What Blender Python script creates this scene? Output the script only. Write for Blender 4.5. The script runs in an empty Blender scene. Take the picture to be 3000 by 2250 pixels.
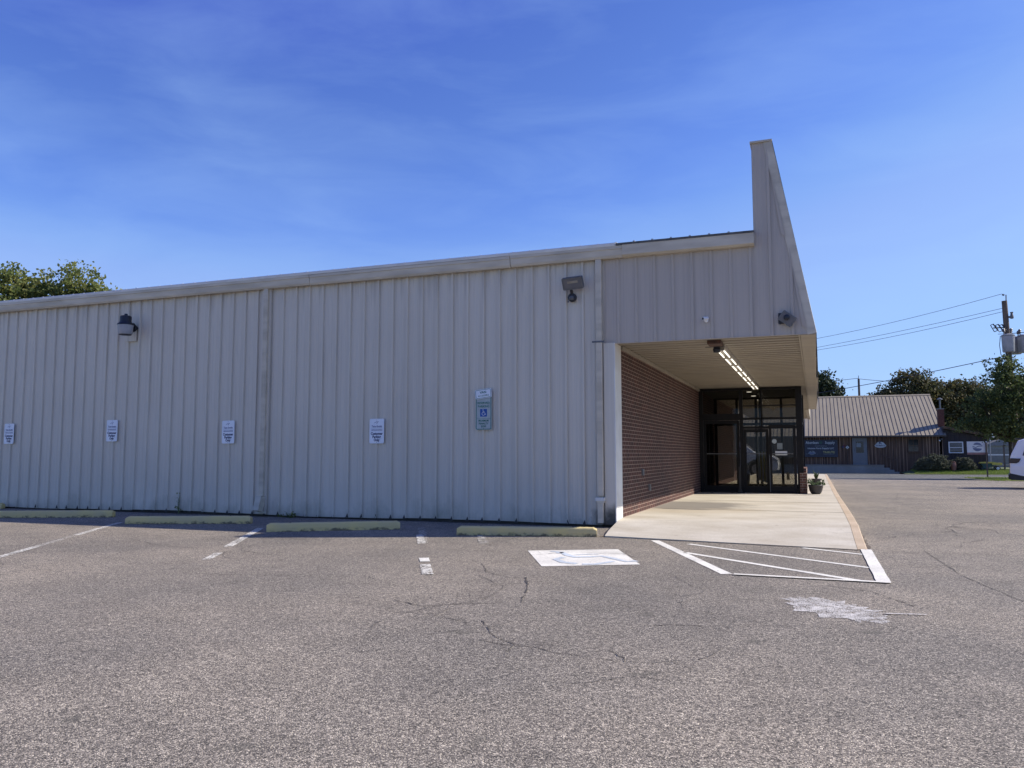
import bpy, bmesh, math, random
import numpy as np
from mathutils import Vector, Matrix, Euler
random.seed(7); RNG = np.random.default_rng(7)
R = math.radians
S = bpy.context.scene
COL = S.collection

# ------------------------------------------------------------------ camera
cam_d = bpy.data.cameras.new('camera'); cam = bpy.data.objects.new('camera', cam_d); COL.objects.link(cam)
yaw, pit, rol = 0.36057, 0.08741, -0.000715
F = Vector((-math.sin(yaw)*math.cos(pit), math.cos(yaw)*math.cos(pit), math.sin(pit)))
Rt0 = Vector((math.cos(yaw), math.sin(yaw), 0)); Up0 = Rt0.cross(F)
Rt = Rt0*math.cos(rol) + Up0*math.sin(rol); Up = -Rt0*math.sin(rol) + Up0*math.cos(rol)
cam.matrix_world = Matrix(((Rt.x, Up.x, -F.x, 0), (Rt.y, Up.y, -F.y, -13.022), (Rt.z, Up.z, -F.z, 1.2), (0, 0, 0, 1)))
cam_d.sensor_width = 36; cam_d.lens = 36*2348.4/3000; cam_d.clip_start = 0.05; cam_d.clip_end = 3000
S.camera = cam

# ------------------------------------------------------------------ sky, sun, exposure
SUN = Vector((1.16, 0.54, 1.0)).normalized()
ELEV = math.asin(SUN.z); AZ = math.atan2(SUN.x, SUN.y)
w = bpy.data.worlds.new('World'); S.world = w; w.use_nodes = True
nt = w.node_tree; nt.nodes.clear()
out = nt.nodes.new('ShaderNodeOutputWorld'); bg = nt.nodes.new('ShaderNodeBackground')
sky = nt.nodes.new('ShaderNodeTexSky'); sky.sky_type = 'NISHITA'; sky.sun_disc = False
sky.sun_elevation = ELEV; sky.sun_rotation = AZ; sky.altitude = 100; sky.air_density = 1.0; sky.dust_density = 0.2; sky.ozone_density = 8.0
tc = nt.nodes.new('ShaderNodeTexCoord'); mp = nt.nodes.new('ShaderNodeMapping'); mp.inputs['Scale'].default_value = (1.0, 1.6, 4.5)
mp.inputs['Rotation'].default_value = (0.1, 0.35, 0.5); mp.inputs['Location'].default_value = (1.3, 0.4, 0.9)
ns = nt.nodes.new('ShaderNodeTexNoise'); ns.inputs['Scale'].default_value = 3.4; ns.inputs['Detail'].default_value = 7; ns.inputs['Roughness'].default_value = .55
ns.inputs['Distortion'].default_value = .5
rp = nt.nodes.new('ShaderNodeValToRGB'); rp.color_ramp.elements[0].position = .42; rp.color_ramp.elements[1].position = .85
rp.color_ramp.elements[0].color = (0, 0, 0, 1); rp.color_ramp.elements[1].color = (.24, .24, .24, 1)
mx = nt.nodes.new('ShaderNodeMix'); mx.data_type = 'RGBA'; mx.inputs['B'].default_value = (2.7, 4.1, 6.4, 1)
hs = nt.nodes.new('ShaderNodeHueSaturation'); hs.inputs['Saturation'].default_value = 1.0; hs.inputs['Value'].default_value = .1667
nt.links.new(tc.outputs['Generated'], mp.inputs['Vector']); nt.links.new(mp.outputs[0], ns.inputs['Vector'])
nt.links.new(ns.outputs['Fac'], rp.inputs[0]); nt.links.new(rp.outputs[0], mx.inputs['Factor'])
nt.links.new(sky.outputs[0], hs.inputs['Color']); cv = nt.nodes.new('ShaderNodeRGBCurve'); nt.links.new(hs.outputs[0], cv.inputs['Color'])
for ci, ptl in enumerate(([(.10,.07),(.124,.098),(.175,.165),(.20,.235),(.24,.31),(.35,.36),(.52,.42),(1,.62)], [(.22,.145),(.261,.20),(.365,.325),(.42,.43),(.50,.505),(.67,.59),(.88,.66),(1,.75)], [(.5,.60),(.57,.645),(.743,.85),(.8,.90),(1,1)])):
    c_ = cv.mapping.curves[ci]; c_.points[0].location = (0, 0); c_.points[-1].location = ptl[-1]
    for q in ptl[:-1]: c_.points.new(*q)
cv.mapping.use_clip = False; cv.mapping.update()
vm = nt.nodes.new('ShaderNodeVectorMath'); vm.operation = 'SCALE'; vm.inputs['Scale'].default_value = 6.0
nt.links.new(cv.outputs[0], vm.inputs[0]); nt.links.new(vm.outputs[0], mx.inputs['A'])
nt.links.new(mx.outputs['Result'], bg.inputs[0]); bg.inputs[1].default_value = 0.11
nt.links.new(bg.outputs[0], out.inputs[0])
sd = bpy.data.lights.new('sun', 'SUN'); sd.energy = 4.2; sd.angle = R(0.5); sd.color = (1, .93, .83)
so = bpy.data.objects.new('sun', sd); COL.objects.link(so); so.rotation_euler = SUN.to_track_quat('Z', 'Y').to_euler(); so.location = (20, 10, 30)
S.view_settings.view_transform = 'Standard'; S.view_settings.look = 'None'; S.view_settings.gamma = 1; S.view_settings.exposure = 0.6
S.render.engine = 'CYCLES'

# ------------------------------------------------------------------ helpers
def tag(o, label=None, cat=None, group=None, kind=None):
    if label: o['label'] = label
    if cat: o['category'] = cat
    if group: o['group'] = group
    if kind: o['kind'] = kind
    return o
def thing(name, loc, label, cat, group=None, rz=0):
    o = bpy.data.objects.new(name, None); COL.objects.link(o); o.location = loc; o.rotation_euler.z = rz
    o.empty_display_size = .2
    return tag(o, label, cat, group)
def wloc(o):
    v = Vector((0, 0, 0))
    while o: v += o.location; o = o.parent
    return v
def link(name, me, mat, parent=None, loc=None):
    o = bpy.data.objects.new(name, me); COL.objects.link(o)
    if mat and not me.materials: me.materials.append(mat)
    if parent: o.parent = parent
    if loc is not None: o.location = loc
    return o
class MB:
    def __init__(s): s.v = []; s.f = []
    def add(s, vs, fs):
        n = len(s.v); s.v += [tuple(p) for p in vs]; s.f += [tuple(i+n for i in f) for f in fs]; return s
    def box(s, x0, x1, y0, y1, z0, z1, M=None, b=0):
        x0, x1 = sorted((x0, x1)); y0, y1 = sorted((y0, y1)); z0, z1 = sorted((z0, z1))
        if b > 0:
            b = min(b, (x1-x0)/2.01, (y1-y0)/2.01, (z1-z0)/2.01)
            vs = []; ix = {}
            bm = bmesh.new(); bmesh.ops.create_cube(bm, size=1)
            for v in bm.verts: v.co = Vector(((x0+x1)/2+v.co.x*(x1-x0), (y0+y1)/2+v.co.y*(y1-y0), (z0+z1)/2+v.co.z*(z1-z0)))
            bmesh.ops.bevel(bm, geom=bm.edges[:], offset=b, segments=2, affect='EDGES', profile=.7)
            bm.verts.index_update()
            vs = [v.co.copy() for v in bm.verts]; fs = [[v.index for v in f.verts] for f in bm.faces]; bm.free()
        else:
            vs = [Vector(p) for p in ((x0,y0,z0),(x1,y0,z0),(x1,y1,z0),(x0,y1,z0),(x0,y0,z1),(x1,y0,z1),(x1,y1,z1),(x0,y1,z1))]
            fs = [(3,2,1,0),(4,5,6,7),(0,1,5,4),(1,2,6,5),(2,3,7,6),(3,0,4,7)]
        if M is not None: vs = [M @ v for v in vs]
        return s.add(vs, fs)
    def prism(s, pts, a, b, ax='y'):   # 2D outline extruded along an axis
        n = len(pts)
        def P(p, t):
            return {'y': (p[0], t, p[1]), 'x': (t, p[0], p[1]), 'z': (p[0], p[1], t)}[ax]
        vs = [P(p, a) for p in pts] + [P(p, b) for p in pts]
        fs = [tuple(range(n)), tuple(range(2*n-1, n-1, -1))] + [(i, (i+1) % n + 0, (i+1) % n + n, i+n) for i in range(n)]
        return s.add(vs, fs)
    def tube(s, pts, r, n=8, cap=True, r2=None):
        pts = [Vector(p) for p in pts]; m = len(pts); vs = []; fs = []
        for i, p in enumerate(pts):
            t = (pts[min(i+1, m-1)]-pts[max(i-1, 0)]).normalized()
            a = t.orthogonal().normalized() if i == 0 else (a - t*a.dot(t)).normalized()
            b = t.cross(a); rr = (r[i] if isinstance(r, (list, tuple)) else (r if r2 is None else r+(r2-r)*i/(m-1)))
            for k in range(n):
                an = 2*math.pi*k/n; vs.append(p + a*math.cos(an)*rr + b*math.sin(an)*rr)
        for i in range(m-1):
            for k in range(n): fs.append((i*n+k, i*n+(k+1) % n, (i+1)*n+(k+1) % n, (i+1)*n+k))
        if cap: fs += [tuple(range(n-1, -1, -1)), tuple((m-1)*n+k for k in range(n))]
        return s.add(vs, fs)
    def lathe(s, prof, c, n=20, M=None):
        vs = []; fs = []; m = len(prof)
        for r_, z in prof:
            for k in range(n):
                an = 2*math.pi*k/n; v = Vector((r_*math.cos(an), r_*math.sin(an), z))
                if M is not None: v = M @ v
                vs.append(Vector(c)+v)
        for i in range(m-1):
            for k in range(n): fs.append((i*n+k, i*n+(k+1) % n, (i+1)*n+(k+1) % n, (i+1)*n+k))
        fs += [tuple(range(n-1, -1, -1)), tuple((m-1)*n+k for k in range(n))]
        return s.add(vs, fs)
    def build(s, name, mat, parent=None, smooth=False, flip=True):
        me = bpy.data.meshes.new(name); off = wloc(parent) if (parent and not s.local) else Vector((0, 0, 0))
        me.from_pydata([(v[0]-off.x, v[1]-off.y, v[2]-off.z) for v in s.v], [], s.f)
        if flip:
            bm = bmesh.new(); bm.from_mesh(me); bmesh.ops.recalc_face_normals(bm, faces=bm.faces); bm.to_mesh(me); bm.free()
        if smooth:
            me.polygons.foreach_set('use_smooth', [True]*len(me.polygons))
            try: me.set_sharp_from_angle(angle=R(40))
            except Exception: pass
        return link(name, me, mat, parent)
    local = False
def LB():
    m = MB(); m.local = True; return m
def copy_thing(o, parent=None):
    c = o.copy(); COL.objects.link(c); c.parent = parent
    for ch in [x for x in bpy.data.objects if x.parent == o]: copy_thing(ch, c)
    return c

# ------------------------------------------------------------------ materials
def nmat(name, col, rough=.6, metal=0, col2=None, scale=5, stretch=(1,1,1), lo=.35, hi=.65, bump=0, bscale=None, spec=.5, detail=4, coat=0):
    m = bpy.data.materials.new(name); m.use_nodes = True; t = m.node_tree; p = t.nodes['Principled BSDF']
    p.inputs['Roughness'].default_value = rough; p.inputs['Metallic'].default_value = metal; p.inputs['Specular IOR Level'].default_value = spec
    p.inputs['Coat Weight'].default_value = coat
    p.inputs['Base Color'].default_value = (*col, 1)
    if col2 is None: col2 = tuple(c*.8 for c in col)
    c = t.nodes.new('ShaderNodeTexCoord'); mp = t.nodes.new('ShaderNodeMapping'); mp.inputs['Scale'].default_value = stretch
    n = t.nodes.new('ShaderNodeTexNoise'); n.inputs['Scale'].default_value = scale; n.inputs['Detail'].default_value = detail
    r = t.nodes.new('ShaderNodeValToRGB'); r.color_ramp.elements[0].position = lo; r.color_ramp.elements[1].position = hi
    r.color_ramp.elements[0].color = (*col2, 1); r.color_ramp.elements[1].color = (*col, 1)
    L = t.links.new
    L(c.outputs['Object'], mp.inputs[0]); L(mp.outputs[0], n.inputs['Vector']); L(n.outputs['Fac'], r.inputs[0]); L(r.outputs[0], p.inputs['Base Color'])
    if bump:
        b = t.nodes.new('ShaderNodeBump'); b.inputs['Strength'].default_value = bump; b.inputs['Distance'].default_value = .02
        n2 = t.nodes.new('ShaderNodeTexNoise'); n2.inputs['Scale'].default_value = bscale or scale*4; n2.inputs['Detail'].default_value = 4
        L(mp.outputs[0], n2.inputs['Vector']); L(n2.outputs['Fac'], b.inputs['Height']); L(b.outputs[0], p.inputs['Normal'])
    return m
def emis(name, col, st):
    m = bpy.data.materials.new(name); m.use_nodes = True; p = m.node_tree.nodes['Principled BSDF']
    p.inputs['Base Color'].default_value = (*col, 1); p.inputs['Emission Color'].default_value = (*col, 1); p.inputs['Emission Strength'].default_value = st
    return m
def graph(m):
    t = m.node_tree
    def N(k, **kw):
        n = t.nodes.new('ShaderNode'+k)
        for a, b in kw.items():
            if hasattr(n, a): setattr(n, a, b)
            else: n.inputs[a].default_value = b
        return n
    def ramp(src, stops):
        r = N('ValToRGB'); e = r.color_ramp.elements
        while len(e) < len(stops): e.new(.5)
        for i, (pos, c) in enumerate(stops):
            e[i].position = pos; e[i].color = (*c, 1) if isinstance(c, tuple) else (c, c, c, 1)
        t.links.new(src, r.inputs[0]); return r.outputs[0]
    def mix(fac, a, b, mode='MIX'):
        n = N('Mix', data_type='RGBA', blend_type=mode)
        for k, v in (('Factor', fac), ('A', a), ('B', b)):
            if hasattr(v, 'links'): t.links.new(v, n.inputs[k])
            else: n.inputs[k].default_value = (*v, 1) if isinstance(v, tuple) else v
        return n.outputs['Result']
    return t, N, ramp, mix
def mapping(t, N, scale=(1,1,1), rot=(0,0,0), loc=(0,0,0), src=None):
    mp = N('Mapping'); mp.inputs['Scale'].default_value = scale; mp.inputs['Rotation'].default_value = rot; mp.inputs['Location'].default_value = loc
    if src is None: src = N('TexCoord').outputs['Object']
    t.links.new(src, mp.inputs[0]); return mp.outputs[0]

def asphalt(name, tint=(1,1,1), k=1.0, stone=1.0):
    m = bpy.data.materials.new(name); m.use_nodes = True; t, N, ramp, mix = graph(m); L = t.links.new
    p = t.nodes['Principled BSDF']; p.inputs['Roughness'].default_value = .85; p.inputs['Specular IOR Level'].default_value = .25
    o = N('TexCoord').outputs['Object']
    v = N('TexVoronoi', Scale=165*stone); L(o, v.inputs['Vector']); v.inputs['Randomness'].default_value = 1
    sep = N('SeparateColor'); L(v.outputs['Color'], sep.inputs[0])
    stones = ramp(sep.outputs[0], [(0, (.055*k,.052*k,.052*k)), (.35, (.15*k,.138*k,.132*k)), (.7, (.26*k,.235*k,.22*k)), (.9, (.42*k,.385*k,.35*k)), (1, (.60*k,.55*k,.49*k))])
    gap = ramp(v.outputs['Distance'], [(.4, 1.0), (.85, .5)])
    c = mix(1.0, stones, gap, 'MULTIPLY')
    n = N('TexNoise', Scale=.35, Detail=5); L(o, n.inputs['Vector'])
    c = mix(1.0, c, ramp(n.outputs['Fac'], [(.3, (.76,.765,.78)), (.7, (1.20,1.16,1.11))]), 'MULTIPLY')
    n2 = N('TexNoise', Scale=2.3, Detail=6, Roughness=.65); L(o, n2.inputs['Vector'])
    c = mix(1.0, c, ramp(n2.outputs['Fac'], [(.3, .86), (.65, 1.1)]), 'MULTIPLY')
    n3 = N('TexNoise', Scale=28, Detail=3); L(o, n3.inputs['Vector'])
    c = mix(1.0, c, ramp(n3.outputs['Fac'], [(.3, .72), (.7, 1.25)]), 'MULTIPLY')
    # tar and oil spots
    n4 = N('TexNoise', Scale=3.1, Detail=2); L(mapping(t, N, loc=(5, 9, 0), src=o), n4.inputs['Vector'])
    c = mix(ramp(n4.outputs['Fac'], [(.67, 0.0), (.75, .45)]), c, (.08, .078, .072))
    c = mix(1.0, c, tint, 'MULTIPLY')
    L(c, p.inputs['Base Color'])
    b = N('Bump', Strength=.55, Distance=.006); L(v.outputs['Distance'], b.inputs['Height']); b.invert = True
    L(b.outputs[0], p.inputs['Normal'])
    return m
M = {}
M['asphalt'] = asphalt('asphalt', tint=(1.035,1.0,.875), k=1.22)
M['road'] = asphalt('road_asphalt', tint=(.72,.80,.80), k=.9, stone=.7)

def panel_mat(name, base=(.635,.582,.485), grime=(.48,.44,.37), zb=1.0, mould=True):
    m = bpy.data.materials.new(name); m.use_nodes = True; t, N, ramp, mix = graph(m); L = t.links.new
    p = t.nodes['Principled BSDF']; p.inputs['Roughness'].default_value = .48; p.inputs['Specular IOR Level'].default_value = .4
    o = N('NewGeometry').outputs['Position']
    s1 = N('TexNoise', Scale=1.0, Detail=6, Roughness=.6); L(mapping(t, N, (9, 9, .35), src=o), s1.inputs['Vector'])
    s2 = N('TexNoise', Scale=1.0, Detail=4); L(mapping(t, N, (45, 45, .5), loc=(3,1,2), src=o), s2.inputs['Vector'])
    s3 = N('TexNoise', Scale=.8, Detail=4); L(o, s3.inputs['Vector'])
    c = mix(ramp(s1.outputs['Fac'], [(.48, 0.0), (.80, .2)]), base, grime)
    c = mix(ramp(s2.outputs['Fac'], [(.50, 0.0), (.85, .4)]), c, tuple(g*.9 for g in grime))
    c = mix(ramp(s3.outputs['Fac'], [(.35, 0.0), (.75, .35)]), c, tuple(b_*.82 for b_ in base))
    # shade on the right side of each rib, painted dark and broken up by noise
    sr = N('SeparateXYZ'); L(o, sr.inputs[0]); fx = N('Math', operation='MULTIPLY_ADD'); L(sr.outputs['X'], fx.inputs[0]); fx.inputs[1].default_value = 1/.3048; fx.inputs[2].default_value = 17.03/.3048
    md = N('Math', operation='FRACT'); L(fx.outputs[0], md.inputs[0])
    band = ramp(md.outputs[0], [(.06, 0.0), (.095, 1.0), (.16, .55), (.26, 0.0)])
    nb = N('TexNoise', Scale=1.0, Detail=4); L(mapping(t, N, (3.3, 3.3, .45), loc=(1,8,3), src=o), nb.inputs['Vector'])
    mb_ = N('Math', operation='MULTIPLY'); L(band, mb_.inputs[0]); L(ramp(nb.outputs['Fac'], [(.35, .05), (.7, .55)]), mb_.inputs[1])
    c = mix(mb_.outputs[0], c, tuple(g*.62 for g in grime))  # grime tone darkened to stand for the rib shade
    if mould:
        sx = N('SeparateXYZ'); L(o, sx.inputs[0])
        # green algae and black mould, with ragged shapes, at the foot of the wall
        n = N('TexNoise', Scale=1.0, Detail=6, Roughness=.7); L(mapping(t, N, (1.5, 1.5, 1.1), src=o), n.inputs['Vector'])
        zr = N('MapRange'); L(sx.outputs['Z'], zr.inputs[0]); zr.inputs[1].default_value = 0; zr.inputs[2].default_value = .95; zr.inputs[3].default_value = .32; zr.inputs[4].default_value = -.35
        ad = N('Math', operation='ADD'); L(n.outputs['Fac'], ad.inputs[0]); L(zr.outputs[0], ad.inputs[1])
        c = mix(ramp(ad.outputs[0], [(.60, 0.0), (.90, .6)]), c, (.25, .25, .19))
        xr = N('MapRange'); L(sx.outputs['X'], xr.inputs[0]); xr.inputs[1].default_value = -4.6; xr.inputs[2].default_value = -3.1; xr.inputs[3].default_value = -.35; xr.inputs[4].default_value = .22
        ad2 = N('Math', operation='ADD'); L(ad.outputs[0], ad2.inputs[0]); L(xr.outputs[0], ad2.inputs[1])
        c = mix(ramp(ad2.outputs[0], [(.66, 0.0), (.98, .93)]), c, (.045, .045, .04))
        # long grime drips below the gutter
        n5 = N('TexNoise', Scale=1.0, Detail=3); L(mapping(t, N, (11, 11, .12), loc=(7,2,1), src=o), n5.inputs['Vector'])
        zr2 = N('MapRange'); L(sx.outputs['Z'], zr2.inputs[0]); zr2.inputs[1].default_value = 3.6; zr2.inputs[2].default_value = 4.5; zr2.inputs[3].default_value = -.2; zr2.inputs[4].default_value = .16
        ad3 = N('Math', operation='ADD'); L(n5.outputs['Fac'], ad3.inputs[0]); L(zr2.outputs[0], ad3.inputs[1])
        c = mix(ramp(ad3.outputs[0], [(.57, 0.0), (.85, .5)]), c, (.26, .235, .20))
    L(c, p.inputs['Base Color'])
    b = N('Bump', Strength=.25, Distance=.01); L(s2.outputs['Fac'], b.inputs['Height']); L(b.outputs[0], p.inputs['Normal'])
    return m
M['wall'] = panel_mat('painted_steel_panel')
M['fascia'] = panel_mat('painted_steel_fascia', base=(.48,.42,.35), grime=(.31,.275,.235), mould=False)
M['gutter'] = nmat('gutter_paint', (.60,.54,.43), .5, col2=(.47,.42,.33), scale=1.5, stretch=(1,4,4), lo=.35, hi=.6)
M['dark_edge'] = nmat('tarred_edge', (.05,.05,.05), .6, col2=(.12,.12,.11), scale=6)
M['roof_metal'] = nmat('roof_metal', (.62,.62,.60), .35, col2=(.5,.5,.48), scale=3)
M['trim_white'] = nmat('white_trim', (.72,.71,.68), .5, col2=(.62,.6,.56), scale=3, lo=.3)
M['soffit'] = nmat('soffit_panel', (.32,.28,.22), .6, col2=(.27,.24,.195), scale=1.2, stretch=(1,3,1))
M['concrete'] = None
def concrete(name, base=(.60,.55,.455), edge=False):
    m = bpy.data.materials.new(name); m.use_nodes = True; t, N, ramp, mix = graph(m); L = t.links.new
    p = t.nodes['Principled BSDF']; p.inputs['Roughness'].default_value = .9; p.inputs['Specular IOR Level'].default_value = .2
    o = N('NewGeometry').outputs['Position']
    n1 = N('TexNoise', Scale=.9, Detail=7, Roughness=.6); L(mapping(t, N, (1, 1.6, 1), src=o), n1.inputs['Vector'])
    c = mix(ramp(n1.outputs['Fac'], [(.3, 1.0), (.65, 0.0)]), base, tuple(b_*f for b_, f in zip(base, (.76,.73,.68))))
    n2 = N('TexNoise', Scale=55, Detail=3); L(o, n2.inputs['Vector'])
    c = mix(1.0, c, ramp(n2.outputs['Fac'], [(.3, .86), (.7, 1.08)]), 'MULTIPLY')
    n3 = N('TexNoise', Scale=4.5, Detail=6); L(o, n3.inputs['Vector'])
    c = mix(ramp(n3.outputs['Fac'], [(.66, 0.0), (.74, .55)]), c, (.30, .25, .19))
    if not edge:
        # brown water stain beside the brick wall, then a cast shadow painted as dark streaks
        g = N('TexGradient', gradient_type='SPHERICAL')
        nw = N('TexNoise', Scale=3.2, Detail=6, Roughness=.6); L(mapping(t, N, (.6, 1.8, 1), src=o), nw.inputs['Vector'])
        off = mix(.16, o, nw.outputs['Color'], 'ADD')
        L(mapping(t, N, (.60, .85, .0), loc=(1.35, -2.45, 0), src=off), g.inputs['Vector'])
        c = mix(ramp(g.outputs['Fac'], [(.12, 0.0), (.42, .25)]), c, (.38,.28,.16))
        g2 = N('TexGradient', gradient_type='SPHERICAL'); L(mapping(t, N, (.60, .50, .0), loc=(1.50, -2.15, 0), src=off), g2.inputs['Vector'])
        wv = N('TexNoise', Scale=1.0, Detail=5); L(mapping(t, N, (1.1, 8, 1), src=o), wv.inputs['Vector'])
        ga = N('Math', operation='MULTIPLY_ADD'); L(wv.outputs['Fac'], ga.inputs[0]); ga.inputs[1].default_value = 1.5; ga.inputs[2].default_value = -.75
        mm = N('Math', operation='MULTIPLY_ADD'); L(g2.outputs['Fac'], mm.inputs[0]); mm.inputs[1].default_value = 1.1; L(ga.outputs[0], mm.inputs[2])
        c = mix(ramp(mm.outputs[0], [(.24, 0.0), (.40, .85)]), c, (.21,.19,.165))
    L(c, p.inputs['Base Color'])
    b = N('Bump', Strength=.35, Distance=.004); L(n2.outputs['Fac'], b.inputs['Height']); L(b.outputs[0], p.inputs['Normal'])
    return m
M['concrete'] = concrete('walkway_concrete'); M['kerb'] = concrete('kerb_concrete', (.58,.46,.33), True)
M['dock_conc'] = concrete('dock_concrete', (.30,.30,.28), True)
def brick(name, swap='YZ', c1=(.070,.018,.012), c2=(.040,.012,.009), mortar=(.24,.165,.13)):
    m = bpy.data.materials.new(name); m.use_nodes = True; t, N, ramp, mix = graph(m); L = t.links.new
    p = t.nodes['Principled BSDF']; p.inputs['Roughness'].default_value = .85
    o = N('NewGeometry').outputs['Position']; sx = N('SeparateXYZ'); L(o, sx.inputs[0]); cb = N('CombineXYZ')
    if swap == 'YZ': L(sx.outputs['Y'], cb.inputs['X'])
    else:
        ad = N('Math', operation='ADD'); L(sx.outputs['X'], ad.inputs[0]); L(sx.outputs['Y'], ad.inputs[1]); L(ad.outputs[0], cb.inputs['X'])
    L(sx.outputs['Z'], cb.inputs['Y'])
    br = N('TexBrick', Scale=1.0); L(cb.outputs[0], br.inputs['Vector'])
    br.inputs['Brick Width'].default_value = .2135; br.inputs['Row Height'].default_value = .0677; br.inputs['Mortar Size'].default_value = .0075
    br.inputs['Mortar Smooth'].default_value = .15; br.inputs['Bias'].default_value = 0
    br.inputs['Color1'].default_value = (*c1, 1); br.inputs['Color2'].default_value = (*c2, 1); br.inputs['Mortar'].default_value = (*mortar, 1)
    n = N('TexNoise', Scale=6, Detail=4); L(o, n.inputs['Vector'])
    c = mix(1.0, br.outputs['Color'], ramp(n.outputs['Fac'], [(.3, .78), (.7, 1.25)]), 'MULTIPLY')
    L(c, p.inputs['Base Color'])
    b = N('Bump', Strength=.8, Distance=.008); L(br.outputs['Fac'], b.inputs['Height']); b.invert = True; L(b.outputs[0], p.inputs['Normal'])
    return m
M['brick'] = brick('brown_brick'); M['brick_pier'] = brick('red_brick', 'XZ', (.15,.065,.045), (.10,.042,.03), (.30,.25,.20))
M['bronze'] = nmat('dark_bronze_frame', (.011,.010,.011), .55, metal=.0, spec=.25, col2=(.007,.007,.008), scale=9)
def glass(name, tint=(.35,.36,.36), rough=.0, refl=1.0):
    m = bpy.data.materials.new(name); m.use_nodes = True; t = m.node_tree; t.nodes.clear()
    o = t.nodes.new('ShaderNodeOutputMaterial'); tr = t.nodes.new('ShaderNodeBsdfTransparent'); tr.inputs[0].default_value = (*tint, 1)
    gl = t.nodes.new('ShaderNodeBsdfGlossy'); gl.inputs['Roughness'].default_value = rough; gl.inputs[0].default_value = (refl, refl, refl, 1)
    fr = t.nodes.new('ShaderNodeFresnel'); fr.inputs[0].default_value = 1.5; mx = t.nodes.new('ShaderNodeMixShader')
    t.links.new(fr.outputs[0], mx.inputs[0]); t.links.new(tr.outputs[0], mx.inputs[1]); t.links.new(gl.outputs[0], mx.inputs[2]); t.links.new(mx.outputs[0], o.inputs[0])
    return m
M['glass'] = glass('tinted_door_glass', (.64,.63,.60), .0, .3); M['car_glass'] = nmat('car_glass', (.015,.017,.02), .05, col2=(.01,.012,.014), spec=.8)
M['dark_glass'] = nmat('dark_window_glass', (.02,.025,.028), .08, col2=(.012,.014,.016), scale=2)
def worn(name, col, wear=.5, scale=9, dirt=.75, vs_=75):
    m = bpy.data.materials.new(name); m.use_nodes = True; t, N, ramp, mix = graph(m); L = t.links.new
    p = t.nodes['Principled BSDF']; p.inputs['Roughness'].default_value = .75
    o = N('NewGeometry').outputs['Position']
    n = N('TexNoise', Scale=scale, Detail=8, Roughness=.72); L(o, n.inputs['Vector'])
    v = N('TexVoronoi', Scale=vs_); L(o, v.inputs['Vector']); sep = N('SeparateColor'); L(v.outputs['Color'], sep.inputs[0])
    n2 = N('TexNoise', Scale=2.0, Detail=6); L(o, n2.inputs['Vector'])
    c = mix(ramp(n2.outputs['Fac'], [(.35, 0.0), (.7, 1.0)]), col, tuple(x*dirt for x in col))
    c = mix(1.0, c, ramp(sep.outputs[0], [(0, .8), (1, 1.05)]), 'MULTIPLY')
    L(c, p.inputs['Base Color'])
    mm = N('Math', operation='MULTIPLY_ADD'); L(sep.outputs[1], mm.inputs[0]); mm.inputs[1].default_value = .32; L(n.outputs['Fac'], mm.inputs[2])
    a = ramp(mm.outputs[0], [(wear-.03, 0.0), (wear+.03, 1.0)])
    L(a, p.inputs['Alpha'])
    return m
M['paint_white'] = worn('white_road_paint', (.86,.82,.71), .42)
M['paint_worn'] = worn('worn_road_paint', (.78,.74,.64), .62, 7)
M['paint_faint'] = worn('faint_road_paint', (.60,.56,.48), .70, 7)
M['paint_pad'] = worn('white_pad_paint', (.86,.82,.71), .36)
M['paint_blue'] = worn('faded_blue_paint', (.62,.67,.70), .47, 9)
M['scrape'] = worn('scraped_asphalt', (.66,.62,.56), .63, 7, .8, 170)
M['crack'] = nmat('crack_dark', (.055,.047,.040), .95, col2=(.09,.078,.065), scale=20)
M['grit'] = nmat('edge_grit', (.16,.12,.085), .95, col2=(.07,.055,.04), scale=18)
M['hair'] = nmat('hairline_crack', (.085,.075,.065), .95, col2=(.10,.088,.076), scale=20)
def stop_mat():
    m = bpy.data.materials.new('yellow_stop_paint'); m.use_nodes = True; t, N, ramp, mix = graph(m); L = t.links.new
    p = t.nodes['Principled BSDF']; p.inputs['Roughness'].default_value = .8
    o = N('NewGeometry').outputs['Position']; sx = N('SeparateXYZ'); L(o, sx.inputs[0])
    n = N('TexNoise', Scale=9, Detail=8, Roughness=.7); L(mapping(t, N, (1,1,1.6), src=o), n.inputs['Vector'])
    n2 = N('TexNoise', Scale=3, Detail=5); L(mapping(t, N, loc=(2,4,1), src=o), n2.inputs['Vector'])
    c = mix(ramp(n2.outputs['Fac'], [(.3, 0.0), (.7, .8)]), (.70,.55,.22), (.54,.44,.25))
    zr = N('MapRange'); L(sx.outputs['Z'], zr.inputs[0]); zr.inputs[1].default_value = .0; zr.inputs[2].default_value = .10; zr.inputs[3].default_value = .22; zr.inputs[4].default_value = -.14
    ad = N('Math', operation='ADD'); L(n.outputs['Fac'], ad.inputs[0]); L(zr.outputs[0], ad.inputs[1])
    c = mix(ramp(ad.outputs[0], [(.60, 0.0), (.72, .85)]), c, (.10,.085,.055))
    L(c, p.inputs['Base Color'])
    b = N('Bump', Strength=.5, Distance=.006); L(n.outputs['Fac'], b.inputs['Height']); L(b.outputs[0], p.inputs['Normal'])
    return m
M['stop'] = stop_mat()
M['wood'] = nmat('weathered_board', (.17,.10,.06), .85, col2=(.05,.032,.022), scale=1.6, stretch=(7,7,.35), lo=.33, hi=.66, bump=.5, bscale=5)
M['batten'] = nmat('sun_bleached_batten', (.33,.215,.135), .85, col2=(.08,.055,.042), scale=1.6, stretch=(9,9,.3), lo=.38, hi=.6)
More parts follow.
